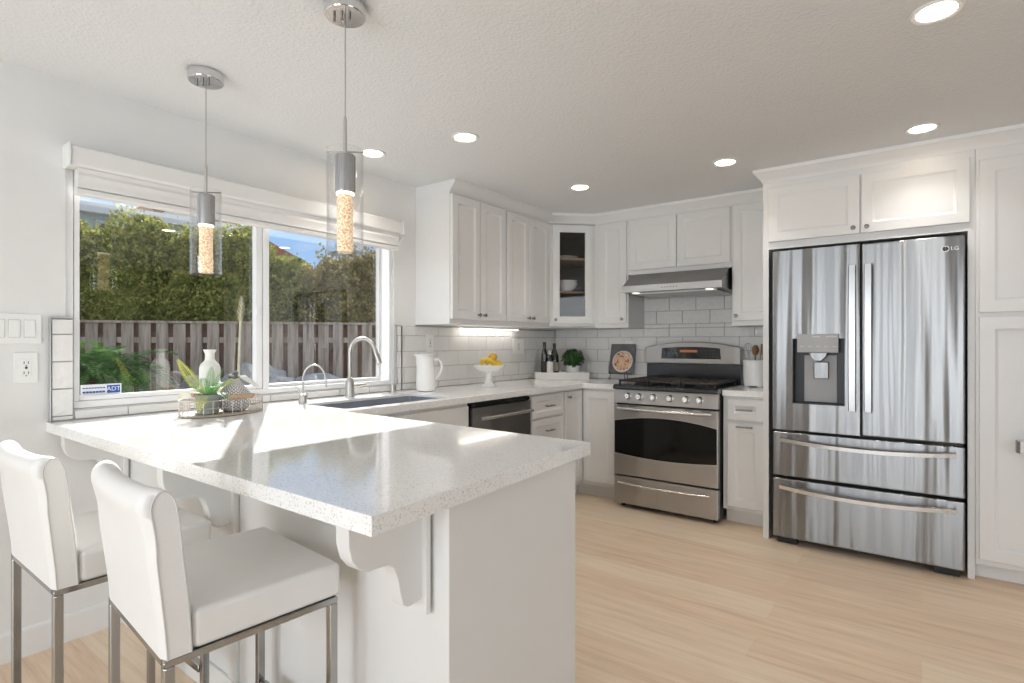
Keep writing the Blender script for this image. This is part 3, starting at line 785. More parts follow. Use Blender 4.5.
prism(f, [(.142, 1.108), (.623, 1.108)] + list(reversed(d_top)), .5715, .576, 'xz', bev=.002); dp = obj('display_panel', f, M['blackglass'], bg)
f = nb(); bx(f, .30, .44, .5705, .572, 1.160, 1.180); obj('clock_display', f, M['display'], dp)
for x0 in (.18, .47):
    f = nb()
    for r_ in range(3):
        for q in range(4): bx(f, x0 + q * .03, x0 + q * .03 + .014, .5705, .572, 1.128 + r_ * .022, 1.133 + r_ * .022)
    obj('button_group', f, M['slot'], dp)

# range hood
hd = thing('range_hood', 'stainless under-cabinet range hood over the gas range', 'range hood', (-1.888, 0, 1.62))
hw = .764
f = nb(); prism(f, [(3.985, .010), (4.49, .0), (4.49, .168), (4.165, .168), (4.150, .160), (3.985, .058)], .0, hw, 'yz', bev=.003); hb = obj('canopy', f, M['steel_dark'], hd)
f = nb(); bx(f, -.001, hw + .001, 3.976, 3.986, .008, .060, .003); obj('front_lip', f, M['steel_bright'], hd)
f = nb()
for k in range(6): bx(f, .325 + k * .022, .333 + k * .022, 3.9745, 3.9765, .031, .037, .0008, 1)
obj('button', f, M['black'], hd)
f = nb(); bx(f, .05, hw - .05, 4.04, 4.44, -.004, .008); obj('filter', f, M['steel_bright'], hd)
for x in (.10, hw - .10):
    f = nb(); lathe(f, [(.028, -.006), (.028, -.002), (0, -.002)], 20, (x, 4.02, .008)); obj('hood_lamp', f, M['hoodlamp'], hd)

# ------------------------------------------------------------------ refrigerator
FX, FY = -.739, 3.700
fw_ = .922
rf = thing('refrigerator', 'stainless french-door refrigerator with an ice dispenser and two freezer drawers', 'refrigerator', (FX, FY, 0))
f = nb(); bx(f, .004, fw_ - .004, .078, .78, .045, 1.785, .004); obj('case', f, M['black'], rf)
mid = .4615
dx0, dx1, dz0, dz1 = .110, .384, .868, 1.262
f = nb(); prism(f, [(0, .705), (mid - .004, .705), (mid - .004, 1.800), (0, 1.800)], .0, .072, 'xz', holes=[[(dx0, dz0), (dx1, dz0), (dx1, dz1), (dx0, dz1)]])
ld = obj('left_door', f, M['steel_fridge'], rf)
f = nb(); bx(f, mid + .004, fw_, .0, .072, .705, 1.800, .008, 3); rd = obj('right_door', f, M['steel_fridge'], rf)
f = nb(); bx(f, 0, fw_, .0, .072, .420, .690, .008, 3); d1 = obj('drawer', f, M['steel_fridge'], rf)
f = nb(); bx(f, 0, fw_, .0, .072, .042, .404, .008, 3); d2 = obj('drawer', f, M['steel_fridge'], rf)
# dispenser
f = nb(); bx(f, dx0, dx1, .066, .071, dz0, dz1); bx(f, dx0, dx0 + .004, .004, .066, dz0, dz1); bx(f, dx1 - .004, dx1, .004, .066, dz0, dz1); bx(f, dx0 + .004, dx1 - .004, .004, .066, dz1 - .004, dz1); bx(f, dx0 + .004, dx1 - .004, .004, .066, dz0, dz0 + .006)
ds = obj('dispenser_recess', f, M['black'], ld)
f = nb(); bx(f, dx0 + .055, dx1 - .045, .060, .065, dz0 + .012, dz1 - .1, .004); obj('dispenser_back', f, M['panel_grey'], ld)
f = nb(); bx(f, dx0 + .028, dx1 - .030, -.014, .05, 1.178, 1.288, .003); cpn = obj('dispenser_panel', f, M['panel_grey'], ld)
f = nb(); bx(f, dx0 + .11, dx0 + .15, -.0148, -.0138, 1.268, 1.276); bx(f, dx0 + .18, dx0 + .235, -.0148, -.0138, 1.268, 1.276)
for q in range(5): bx(f, dx0 + .045 + q * .042, dx0 + .065 + q * .042, -.0148, -.0138, 1.212, 1.216)
obj('panel_marks', f, M['piping'], ld)
f = nb(); prism(f, [(.195, 1.178), (.295, 1.178), (.285, 1.152), (.262, 1.128), (.228, 1.128), (.205, 1.152)], .012, .058, 'xz', bev=.003); obj('ice_chute', f, M['steel_fridge'], ld)
f = nb(); bx(f, .220, .298, .034, .042, 1.020, 1.122, .006); obj('paddle', f, M['steel_fridge'], ld)
# handles
def door_handle(par, x):
    f = nb(); n = 12; pts = []
    for k in range(n + 1):
        s = k / n; pts.append((x, -.045 - .012 * (1 - (2 * s - 1) ** 2), .848 + s * .83))
    t = nb(); rows = [[t.verts.new((p[0] + a, p[1] + b_, p[2])) for a, b_ in ((-.019, -.003), (-.015, -.009), (.015, -.009), (.019, -.003), (.019, .005), (-.019, .005))] for p in pts]
    for a, b_ in zip(rows, rows[1:]):
        for q in range(6): t.faces.new((a[q], a[(q + 1) % 6], b_[(q + 1) % 6], b_[q]))
    t.faces.new(list(reversed(rows[0]))); t.faces.new(rows[-1]); bmesh.ops.recalc_face_normals(t, faces=list(t.faces)); merge(f, t)
    for z in (.868, 1.656): bx(f, x - .014, x + .014, -.045, .001, z - .018, z + .018, .004)
    return obj('handle', f, M['steel_bright'], par)
door_handle(ld, .424); door_handle(rd, .500)
def drawer_handle(par, z):
    f = nb(); n = 16; t = nb(); rows = []
    for k in range(n + 1):
        s = k / n; q = 1 - (2 * s - 1) ** 2; p = (.046 + s * .838, -.042 - .014 * q, z - .022 * q)
        rows.append([t.verts.new((p[0], p[1] + a, p[2] + b_)) for a, b_ in ((-.010, -.011), (-.011, .010), (.004, .015), (.006, -.014))])
    for a, b_ in zip(rows, rows[1:]):
        for q in range(4): t.faces.new((a[q], a[(q + 1) % 4], b_[(q + 1) % 4], b_[q]))
    t.faces.new(list(reversed(rows[0]))); t.faces.new(rows[-1]); bmesh.ops.recalc_face_normals(t, faces=list(t.faces)); merge(f, t)
    for x in (.066, .864): bx(f, x - .016, x + .016, -.044, .001, z - .012, z + .010, .003)
    return obj('handle', f, M['bar'], par)
drawer_handle(d1, .650); drawer_handle(d2, .362)
for x in (.01, fw_ - .12): obj('hinge', bx(nb(), x, x + .11, .01, .07, .6925, .703, .002), M['black'], rf)
for x in (.02, fw_ - .13): obj('front_foot', bx(nb(), x, x + .11, .03, .10, .0, .040, .004), M['black'], rf)
f = nb(); bx(f, .01, fw_ - .01, .12, .14, .012, .06); obj('kick_grille', f, M['black'], rf)
f = nb(); t = nb(); lathe(f, [(.016, 0), (.016, .001), (.0125, .001), (.0125, 0)], 24, mtx=Matrix.Translation((.842, -.0002, 1.732)) @ Matrix.Rotation(R(90), 4, 'X')); t.free()
bx(f, .841, .843, -.0012, -.0002, 1.724, 1.740); bx(f, .843, .850, -.0012, -.0002, 1.724, 1.7265)
obj('logo_badge', f, M['plastic'], rd)
text('logo_letters', 'LG', .028, M['plastic'], rd, (.880, -.0004, 1.732), (R(90), 0, 0))

# ------------------------------------------------------------------ ceiling lights
def can_light(x, y, label):
    t = thing('recessed_light', label, 'ceiling light', (x, y, ZC), 0, 'recessed ceiling lights')
    f = nb(); lathe(f, [(.074, -.0005), (.074, -.004), (.068, -.008), (.056, -.005), (.054, -.0005)], 36, cap0=False, cap1=False); obj('trim_ring', f, M['plastic'], t)
    f = nb(); lathe(f, [(.055, -.0035), (0, -.0035)], 36); obj('diffuser', f, M['lamp'], t)
    return t
def can_lamp(x, y):
    d = bpy.data.lights.new('can_lamp', 'AREA'); o = bpy.data.objects.new('can_lamp', d); COL.objects.link(o); o.location = (x, y, ZC - .006)
    d.shape = 'DISK'; d.size = .10; d.energy = 1.6; d.color = (1, .97, .93); d.spread = R(105)
for x, y in ((.040, 2.277), (.004, 3.474), (-.947, 3.418), (-1.911, 3.361), (-1.935, 2.182), (-2.52, 2.047)): can_lamp(x, y)
can_light(.040, 2.277, 'round recessed ceiling light nearest, in front of the refrigerator and pantry')
can_light(.004, 3.474, 'round recessed ceiling light close above the refrigerator cabinet doors')
can_light(-.947, 3.418, 'round recessed ceiling light in front of the range, before the narrow right cabinet')
can_light(-1.911, 3.361, 'round recessed ceiling light in front of the corner glass cabinet')
can_light(-1.935, 2.182, 'round recessed ceiling light right of the nearer pendant, out over the floor')
can_light(-2.52, 2.047, 'round recessed ceiling light seen behind the nearer pendant, above the sink')
# under-cabinet light
ul = thing('under_cabinet_light', 'white LED light bar under the wall cabinets above the fruit stand', 'light', (XW, 3.08, ZU))
f = nb(); bx(f, .04, .075, 0, .74, -.016, -.0005, .002); obj('housing', f, M['plastic'], ul)
f = nb(); bx(f, .044, .071, .01, .73, -.0185, -.0165); obj('diffuser', f, M['led'], ul)

# pendants
def pendant(x, y, z_top, z_bot, label):
    t = thing('pendant_light', label, 'pendant light', (x, y, 0), 0, 'glass pendants over the peninsula')
    f = nb(); lathe(f, [(.064, ZC - .0005), (.066, ZC - .006), (.066, ZC - .034), (.062, ZC - .039), (0, ZC - .039)], 40); c = obj('canopy', f, M['chrome'], t)
    for a in (-1, 0, 1):
        f = nb(); lathe(f, [(.0045, ZC - .055), (.0045, ZC - .0385)], 10, (a * .022, a * .013 - .012, 0)); obj('screw', f, M['knob'], c)
    f = nb(); tube(f, [(0, 0, z_top + .10), (0, 0, ZC - .036)], .0022, 8); obj('cord', f, M['nickel'], t)
    f = nb(); lathe(f, [(.0055, z_top - .004), (.0055, z_top + .105), (.003, z_top + .115)], 12); obj('stem', f, M['nickel'], t)
    f = nb(); tube(f, [(-.056, -.032, z_top + .004), (.056, .032, z_top - .004)], .0028, 8); obj('support_pin', f, M['knob'], t)
    h = z_top - z_bot
    f = nb(); lathe(f, [(.030, z_top - .010), (.031, z_top - .013), (.031, z_top - .128), (.029, z_top - .131), (0, z_top - .131)], 36)
    for k in range(24): tube(f, [(.031 * math.cos(k * PI / 12), .031 * math.sin(k * PI / 12), z_top - .014), (.031 * math.cos(k * PI / 12), .031 * math.sin(k * PI / 12), z_top - .128)], .0016, 5)
    obj('lamp_cap', f, M['cap_metal'], t)
    f = nb(); lathe(f, [(.023, z_bot + .006), (.025, z_bot + .010), (.025, z_top - .140), (.023, z_top - .140)], 36); obj('crystal_rod', f, M['crystal'], t)
    f = nb(); lathe(f, [(.028, z_top - .1315), (.028, z_top - .139), (.0255, z_top - .1395)], 36); obj('glow_ring', f, M['crystal_glow'], t)
    f = nb(); lathe(f, [(.057, z_bot), (.0575, z_bot + .001), (.0575, z_top + .006), (.057, z_top + .008), (.0545, z_top + .006), (.0545, z_bot + .003), (.0285, z_bot + .003)], 48, cap0=True, cap1=False); obj('glass_cylinder', f, M['glass_tube'], t)
    return t
pendant(-2.315, 1.041, 1.842, 1.510, 'farther glass pendant with lit bubble crystal, hanging in front of the left window pane')
pendant(-1.490, 1.100, 1.850, 1.520, 'nearer glass pendant with lit bubble crystal, hanging before the right window pane')

# ------------------------------------------------------------------ bar stools
def make_stool(label, loc, rz, group):
    t = thing('bar_stool', label, 'bar stool', loc, rz, group)
    W2 = .214
    f = nb(); bx(f, -W2, W2, .062, .400, .600, .682, .013, 4); obj('seat', f, M['leather'], t)
    # backrest: a slab that leans back a little and rolls backward at the top, its upper corners raised
    prof = [(.052, .600), (.050, .700), (.042, .800), (.030, .862), (.018, .908), (.004, .930), (-.014, .940), (-.032, .936), (-.043, .920), (-.044, .900), (-.036, .872), (-.026, .830), (-.018, .740), (-.012, .660), (-.010, .600)]
    prof = [(y + .016 * (1 - (z - .6) / .34), z) for y, z in prof]
    fine = []
    for i in range(len(prof)):
        p0, p1, p2, p3 = (Vector(prof[(i + q) % len(prof)]) for q in (-1, 0, 1, 2))
        if i == len(prof) - 1: fine.append(tuple(p1)); continue
        if i == 0: p0 = p1 * 2 - p2
        if i == len(prof) - 2: p3 = p2 * 2 - p1
        for q in range(3):
            u = q / 3; fine.append(tuple(.5 * (2 * p1 + (p2 - p0) * u + (2 * p0 - 5 * p1 + 4 * p2 - p3) * u * u + (3 * p1 - p0 - 3 * p2 + p3) * u ** 3)))
    prof = fine
    b_ = nb(); nx = 24; rows = []
    for i in range(nx + 1):
        s = i / nx * 2 - 1; x = s * W2
        edge = max(0, (abs(s) - .90) / .10); ins = 1 - .30 * edge ** 2
        row = []
        for (y, z) in prof:
            k = max(0, (z - .80) / .165)
            cy0 = .015 - .010 * min(1, max(0, (z - .8) / .12)) + .016 * (1 - (z - .6) / .34)
            yy = cy0 + (y - cy0) * ins + .020 * s * s * k
            zz = z + .008 * (s ** 4) * k - (1 - ins) * .03 * k
            row.append(b_.verts.new((x, yy, zz)))
        rows.append(row)
    for a, c in zip(rows, rows[1:]):
        for q in range(len(prof)): b_.faces.new((a[q], a[(q + 1) % len(prof)], c[(q + 1) % len(prof)], c[q]))
    b_.faces.new(rows[0]); b_.faces.new(list(reversed(rows[-1])))
    bmesh.ops.recalc_face_normals(b_, faces=list(b_.faces))
    bk = obj('backrest', b_, M['leather'], t, sharp=50)
    for i in (0, nx):
        f = nb(); s = i / nx * 2 - 1
        pts = []
        for (y, z) in prof:
            k = max(0, (z - .80) / .165); cy0 = .015 - .010 * min(1, max(0, (z - .8) / .12)) + .016 * (1 - (z - .6) / .34)
            pts.append((s * (W2 + .0005), cy0 + (y - cy0) * .70 + .020 * k, z + .008 * k - .30 * .03 * k))
        tube(f, pts, .0018, 6); obj('side_seam', f, M['piping'], bk)
    lw = .0105
    f = nb()
    for x in (-W2 + .0107, W2 - .0107): bx(f, x - lw, x + lw, .007, .3905, .584, .5995, .002, 1)
    for y in (.0175, .380): bx(f, -W2 + .0107, W2 - .0107, y - lw, y + lw, .584, .5995, .002, 1)
    obj('seat_frame', f, M['leg_metal'], t)
    for x in (-W2 + .0107, W2 - .0107):
        for y in (.0175, .380):
            f = nb(); bx(f, x - lw, x + lw, y - lw, y + lw, 0, .584, .002, 1); obj('leg', f, M['leg_metal'], t)
        f = nb(); bx(f, x - lw, x + lw, .029, .369, .0, .021, .002, 1); obj('floor_rail', f, M['leg_metal'], t)
    f = nb(); bx(f, -W2 + .030, W2 - .030, .380 - lw, .380 + lw, .205, .230, .002, 1); obj('footrest', f, M['leg_metal'], t)
    return t
st = make_stool('white upholstered bar stool nearest the camera, with its whole seat showing', (-1.420, .474, 0), -5, 'stools along the peninsula')
dup(st, (-1.992, .420, 0), 0, 'white upholstered bar stool at the far left, cut by the photo edge', 'stools along the peninsula')

# ------------------------------------------------------------------ switches and outlets
def plate(name, label, cat, loc, rz, w_, h):
    t = thing(name, label, cat, loc, rz)
    f = nb(); bx(f, -w_ / 2, w_ / 2, -.006, 0, -h / 2, h / 2, .003); obj('cover_plate', f, M['plastic'], t)
    return t
sw = plate('light_switch', 'white wall plate with rocker switches left of the window', 'light switch', (XW, .560, 1.291), 90, .166, .118)
for x, s in ((-.046, 3), (0, 4), (.046, -4)):
    f = nb(); bx(f, -.0165, .0165, -.006, 0, -.034, .034, .002, mtx=Matrix.Translation((x, -.0045, 0)) @ Matrix.Rotation(R(s), 4, 'X')); obj('rocker', f, M['plastic'], sw)
    f = nb(); bx(f, x - .0185, x + .0185, -.0064, -.0058, -.036, .036); obj('rocker_gap', f, M['piping'], sw)
def outlet(label, loc, rz, w_=.074, h=.122, slots=True):
    ot = plate('wall_outlet', label, 'outlet', loc, rz, w_, h)
    f = nb(); bx(f, -.0175, .0175, -.008, -.005, -.034, .034, .002); obj('receptacle', f, M['plastic'], ot)
    if slots:
        f = nb()
        for z in (-.020, .020):
            bx(f, -.008, -.0055, -.0086, -.0078, z - .005, z + .005); bx(f, .0055, .008, -.0086, -.0078, z - .005, z + .005); bx(f, -.002, .002, -.0086, -.0078, z - .0135, z - .0095)
        bx(f, -.004, .004, -.0086, -.0078, -.0045, .0045)
        obj('slot', f, M['slot'], ot)
    return ot
outlet('white outlet on the painted wall below the switch plate', (XW, .595, 1.137), 90)
outlet('wide white outlet plate on the tiles between fruit stand and bottles', (XW + .013, 3.890, 1.205), 90, .165, .130)
outlet('white outlet on the tiles above the white pitcher', (XW + .013, 2.810, 1.235), 90)
outlet('white outlet on the back tiles right of the cookbook', (-2.060, YB - .013, 1.195), 0)

# ------------------------------------------------------------------ things on the counters
Z0 = CT1 + .0005
# pitcher
pt = thing('pitcher', 'tall white ceramic pitcher beside the sink, under the wall cabinet', 'pitcher', (-2.655, 2.600, Z0), 60)
f = nb(); lathe(f, [(.052, 0), (.060, .004), (.066, .03), (.064, .10), (.057, .18), (.055, .225), (.060, .242), (.062, .246), (.059, .246), (.053, .230), (.053, .05), (0, .01)], 36)
for v in f.verts:
    if v.co.z > .2 and v.co.x < -.02 and abs(v.co.y) < .035: v.co.x -= .022 * ((v.co.z - .2) / .046) * (1 - abs(v.co.y) / .035)
obj('jug', f, M['ceramic'], pt)
f = nb(); tube(f, [(.054, 0, .205), (.085, 0, .213), (.108, 0, .19), (.112, 0, .15), (.098, 0, .112), (.070, 0, .085), (.060, 0, .082)], [.008, .009, .0095, .0095, .009, .008, .007], 12); obj('handle', f, M['ceramic'], pt)
# cake stand with fruit
csx, csy = -2.555, 3.145
f = nb(); lathe(f, [(.058, 0), (.060, .004), (.056, .012), (.036, .024), (.026, .060), (.027, .095), (.040, .108), (.090, .122), (.118, .150), (.122, .158), (.118, .159), (.088, .134), (0, .118)], 40)
o = tag(obj('pedestal_bowl', f, M['ceramic']), 'white footed bowl holding fruit on the counter', 'bowl'); o.location = (csx, csy, Z0)
bn = thing('bananas', 'bunch of yellow bananas lying in the white footed bowl', 'fruit', (csx, csy, Z0))
f = nb(); tube(f, [(-.004, -.03, .196), (0, -.02, .204)], .006, 8); obj('stem', f, M['wood_dark'], bn)
for k in range(4):
    a = R(-60 + k * 33); pts = []
    for q in range(9):
        s = q / 8; pts.append((math.sin(a) * .085 * s - .012, -.03 + math.cos(a) * .085 * s, .194 - .012 * s - .030 * s * s + .012 * math.sin(PI * s)))
    f = nb(); tube(f, pts, [.006, .012, .0155, .017, .0175, .017, .0155, .011, .005], 10); obj('banana', f, M['banana'], bn)
f = nb(); sphere(f, (0, 0, .0), .033, 3, (1, 1, .95)); o = tag(obj('mango', f, M['pear']), 'amber round fruit on top of the bananas', 'fruit'); o.location = (csx + .015, csy + .028, Z0 + .216)
f = nb(); sphere(f, (0, 0, .0), .030, 3, (1, 1, .95)); o = tag(obj('lemon', f, M['banana']), 'yellow round fruit at the right rim of the footed bowl', 'fruit'); o.location = (csx + .030, csy + .072, Z0 + .163)

# counter tray in the corner with bottles
trx, try_ = -2.575, 4.195
tr = thing('serving_tray', 'white rectangular serving tray in the counter corner', 'tray', (trx, try_, Z0), 38)
f = nb(); tw, td, th = .235, .085, .062
bx(f, -tw, tw, -td, td, 0, .010); bx(f, -tw, tw, -td, -td + .012, .010, th, .002); bx(f, -tw, tw, td - .012, td, .010, th, .002)
prism(f, [(-td + .012, .010), (td - .012, .010), (td - .012, th), (-td + .012, th)], -tw, -tw + .012, 'yz', holes=[[(-.03, .030), (.03, .030), (.03, .046), (-.03, .046)]])
prism(f, [(-td + .012, .010), (td - .012, .010), (td - .012, th), (-td + .012, th)], tw - .012, tw, 'yz', holes=[[(-.03, .030), (.03, .030), (.03, .046), (-.03, .046)]])
obj('tray_body', f, M['matte_white'], tr)
trm = Matrix.Translation((trx, try_, Z0)) @ Matrix.Rotation(R(38), 4, 'Z')
def on_tray(x, y): return tuple(trm @ Vector((x, y, .0105)))
def bottle(label, x, y, prof, lab, cap, labm):
    t = thing('bottle', label, 'bottle', on_tray(x, y), 0, 'bottles on the corner tray')
    f = nb(); lathe(f, prof, 24); obj('glass_body', f, M['bottle'], t)
    f = nb(); r = lab[0] + .0006; lathe(f, [(r, lab[1]), (r, lab[2])], 24, cap0=False, cap1=False); obj('paper_label', f, labm, t)
    f = nb(); zt = prof[-1][1]; lathe(f, [(cap, zt - .03), (cap, zt + .003), (0, zt + .003)], 16); obj('cap', f, M['label_dark'] if labm is not M['label_white'] else M['label_white'], t)
    return t
bottle('tall slim dark bottle at the left on the corner tray', -.150, .015, [(.027, 0), (.029, .004), (.029, .205), (.023, .235), (.0135, .26), (.0135, .315)], (.029, .05, .14), .0148, M['label_dark'])
bottle('small bottle with white cap and white label, middle of the tray bottles', -.105, -.040, [(.026, 0), (.028, .004), (.028, .150), (.021, .175), (.012, .190), (.012, .240)], (.028, .03, .145), .0122, M['label_white'])
bottle('wide-shouldered dark bottle at the right of the three on the tray', -.060, .020, [(.038, 0), (.040, .005), (.042, .13), (.038, .19), (.024, .235), (.014, .26), (.014, .305)], (.0426, .06, .14), .0148, M['label_tan'])
f = nb(); lathe(f, [(.018, 0), (.022, .004), (.026, .060), (.024, .060), (.018, .008), (0, .007)], 20)
o = tag(obj('cup', f, M['ceramic']), 'small white cup between dark bottle and potted herb', 'cup'); o.location = on_tray(-.005, .052)
hp = thing('potted_herb', 'bushy green herb in a white pot on the corner tray', 'potted plant', on_tray(.105, .0))
hp.scale = (1.25, 1.25, 1.35)
f = nb(); lathe(f, [(.034, 0), (.040, .004), (.050, .075), (.051, .080), (.046, .080), (.042, .07), (0, .068)], 28); obj('pot', f, M['ceramic'], hp)
f = nb(); t = nb()
for k in range(380):
    u = random.random() * 2 * PI; q = math.sqrt(random.random()); zz = random.random()
    rr = .088 * q * (1 - .55 * abs(zz - .45)); c = Vector((rr * math.cos(u), rr * math.sin(u), .078 + .095 * zz + .02 * (1 - q)))
    n = Vector((math.cos(u) * q, math.sin(u) * q, .4 + random.random())).normalized(); s = n.cross(Vector((random.random() - .5, random.random() - .5, .3))).normalized(); w2 = n.cross(s)
    L = .013 + random.random() * .008
    t.faces.new([t.verts.new(c + s * L), t.verts.new(c + w2 * L * .55 + n * .003), t.verts.new(c - s * L), t.verts.new(c - w2 * L * .55 + n * .003)])
merge(f, t)
for k in range(9):
    u = k * 2.4; tube(f, [(.01 * math.cos(u), .01 * math.sin(u), .066), (.05 * math.cos(u), .05 * math.sin(u), .14)], .0016, 5)
obj('foliage', f, M['leaf_dark'], hp)

# cookbook on a wire easel
ck = thing('cookbook', 'closed dark cookbook with a plate of food on its cover, left of the range', 'book', (-2.105, 4.405, Z0 + .058))
tilt = Matrix.Rotation(R(-14), 4, 'X')
f = nb(); bx(f, -.112, .112, .0, .004, 0, .262, .001, 1, tilt); bx(f, -.112, .112, .022, .026, 0, .262, .001, 1, tilt); bx(f, -.114, -.1105, .0, .026, 0, .262, .001, 1, tilt); obj('cover', f, M['cover'], ck)
f = nb(); bx(f, -.1105, .108, .0042, .0218, .003, .259, mtx=tilt); obj('pages', f, M['paper'], ck)
f = nb(); lathe(f, [(.096, 0), (.096, .0012), (.088, .0016), (0, .0016)], 36, mtx=tilt @ Matrix.Translation((.010, -.0002, .105)) @ Matrix.Rotation(R(90), 4, 'X')); obj('plate_picture', f, M['label_white'], ck)
f = nb(); t = nb(); bmesh.ops.create_circle(t, cap_ends=True, radius=.084, segments=36)
for v in t.verts: v.co *= 1 + .12 * mnoise.noise(v.co * 30)
merge(f, t, tilt @ Matrix.Translation((.010, -.0021, .105)) @ Matrix.Rotation(R(90), 4, 'X')); obj('food_picture', f, M['food'], ck)
es = thing('book_easel', 'black wire easel holding the cookbook upright on the counter', 'book stand', (-2.105, 4.40, Z0))
f = nb()
for x in (-.08, .08):
    tube(f, [(x, .012, .054), (x, -.030, .053), (x, -.038, .060), (x, -.036, .076)], .0028, 8)
    tube(f, [(x, -.02, .052), (x * 1.1, -.032, .003)], .0028, 8)
    tube(f, [(x, .012, .054), (x * .4, .075, .21)], .0028, 8)
    c = [(x + .014 * math.cos(q * .5), -.034, .012 + .010 * math.sin(q * .5)) for q in range(13)]; tube(f, c, .0022, 6)
tube(f, [(-.11, .0, .053), (.11, .0, .053)], .0028, 8)
tube(f, [(-.032, .075, .21), (.032, .075, .21)], .0028, 8)
tube(f, [(0, .075, .21), (0, .094, .003)], .0028, 8)
obj('wire_frame', f, M['black'], es)

# utensil crock
cr = thing('utensil_crock', 'white ceramic crock on the counter left of the refrigerator', 'crock', (-.985, 4.31, Z0))
f = nb(); lathe(f, [(.068, .006), (.074, .010), (.078, .10), (.078, .180), (.081, .190), (.080, .196), (.074, .194), (.072, .02), (0, .016)], 36)
for a in range(4): bx(f, -.018, .018, -.008, .008, 0, .012, .003, mtx=Matrix.Rotation(R(45 + 90 * a), 4, 'Z') @ Matrix.Translation((0, .062, 0)))
obj('jar', f, M['ceramic'], cr)
def utensil(kind, label, x, y, lx, ly, m, head):
    f = nb(); p0 = Vector((x, y, .022)); p1 = Vector((x + lx, y + ly, .235)); d = (p1 - p0).normalized()
    tube(f, [p0, p1], .005, 8)
    mt = Matrix.Translation(p1) @ d.to_track_quat('Z', 'Y').to_matrix().to_4x4()
    if head == 'spoon':
        t = nb(); bmesh.ops.create_icosphere(t, subdivisions=3, radius=1)
        for v in t.verts: v.co = Vector((v.co.x * .027, v.co.y * .007, .032 + v.co.z * .040))
        merge(f, t, mt)
    elif head == 'spatula':
        t = nb(); bx(t, -.026, .026, -.003, .003, -.005, .080, .003, mtx=None); merge(f, t, mt)
    else:
        for k in range(5):
            a = k * PI / 5; pts = []
            for q in range(13):
                s = q / 12; w = math.sin(PI * s) * .026; pts.append(mt @ Vector((math.cos(a) * w * (1 if s < 2 else 1), math.sin(a) * w, .085 * math.sin(PI * s / 2) if s <= 1 else 0)))
            tube(f, pts, .0013, 5)
            pts = [mt @ Vector((-math.cos(a) * math.sin(PI * q / 12) * .026, -math.sin(a) * math.sin(PI * q / 12) * .026, .085 * math.sin(PI * q / 24))) for q in range(13)]
            tube(f, pts, .0013, 5)
    o = tag(obj(kind, f, m), label, 'utensil', 'utensils in the white crock'); o.location = (-.985, 4.31, Z0)
utensil('whisk', 'wire whisk leaning left in the white crock', -.020, .0, -.020, .010, M['nickel'], 'whisk')
utensil('wooden_spoon', 'reddish wooden spoon in the middle of the white crock', .0, .015, .004, -.005, M['wood_dark'], 'spoon')
utensil('spatula', 'pale wooden spatula leaning right in the white crock', .025, .0, .018, .0, M['wood'], 'spatula')
utensil('wooden_spoon', 'pale wooden spoon at the back right of the white crock', .030, .025, .022, .014, M['wood'], 'spoon')

# wire tray on the peninsula
tx, ty, trz = -2.560, 1.225, 12
wt = thing('wire_tray', 'oval tan wire tray with wooden handles on the peninsula by the window', 'tray', (tx, ty, Z0), trz)
AX, AY = .122, .192
def oval(z, s=1.0, n=48): return [(AX * s * math.cos(2 * PI * k / n), AY * s * math.sin(2 * PI * k / n), z) for k in range(n)]
f = nb(); prism(f, [(p[0], p[1]) for p in oval(0, .985)], .002, .010, 'xy', bev=.002); obj('tray_floor', f, M['tray_base'], wt)
f = nb()
tube(f, oval(.004), .0030, 6, closed=True); tube(f, oval(.038), .0018, 6, closed=True); tube(f, oval(.070), .0030, 6, closed=True)
for k in range(28):
    a = 2 * PI * k / 28; tube(f, [(AX * math.cos(a), AY * math.sin(a), .004), (AX * math.cos(a), AY * math.sin(a), .070)], .0016, 6)
obj('wire_rim', f, M['wire'], wt)
for sx in (-1, 1):
    f = nb(); tube(f, [(sx * AX * 1.01, -.062, .083), (sx * AX * 1.05, -.02, .084), (sx * AX * 1.05, .02, .084), (sx * AX * 1.01, .062, .083)], .009, 10)
    for y in (-.055, .055): tube(f, [(sx * AX * .99, y, .07), (sx * AX * 1.01, y, .083)], .003, 6)
    obj('handle', f, M['wood'], wt)
tm = Matrix.Translation((tx, ty, Z0)) @ Matrix.Rotation(R(trz), 4, 'Z')
def in_tray(x, y): return tuple(tm @ Vector((x, y, .0105)))
# fern
fe = thing('potted_fern', 'small fern with lime fronds in a grey pot on the wire tray', 'potted plant', in_tray(.040, -.105))
f = nb(); lathe(f, [(.036, 0), (.040, .003), (.048, .080), (.049, .086), (.044, .086), (.040, .07), (0, .068)], 28); obj('pot', f, M['pot_grey'], fe)
def frond(bm, az, ln, rise, droop, wid, n=15, roll=0):
    t = nb(); pts = []
    for k in range(n + 1):
        s = k / n; r = ln * s * (1 - .15 * s); z = .07 + rise * s - droop * s * s
        pts.append(Vector((math.cos(az) * r, math.sin(az) * r, z)))
    side = Vector((-math.sin(az), math.cos(az), 0))
    for k in range(2, n + 1):
        d = (pts[k] - pts[k - 1]).normalized(); L = wid * math.sin(PI * min(1, (k / n) * .85 + .12)) + .003; sd_ = Matrix.Rotation(R(roll), 3, d) @ side
        for sg in (-1, 1):
            tip = pts[k] + sd_ * sg * L + d * L * .45 + Vector((0, 0, .004 - L * .15)); b0 = pts[k - 1]; b1 = pts[k]
            m = (pts[k] + tip) / 2
            t.faces.new([t.verts.new(b0 + d * .001), t.verts.new(m - d * .0028), t.verts.new(tip), t.verts.new(m + d * .0028)])
    merge(bm, t); tube(bm, pts, [.002 * (1 - .7 * k / n) for k in range(n + 1)], 5)
f = nb()
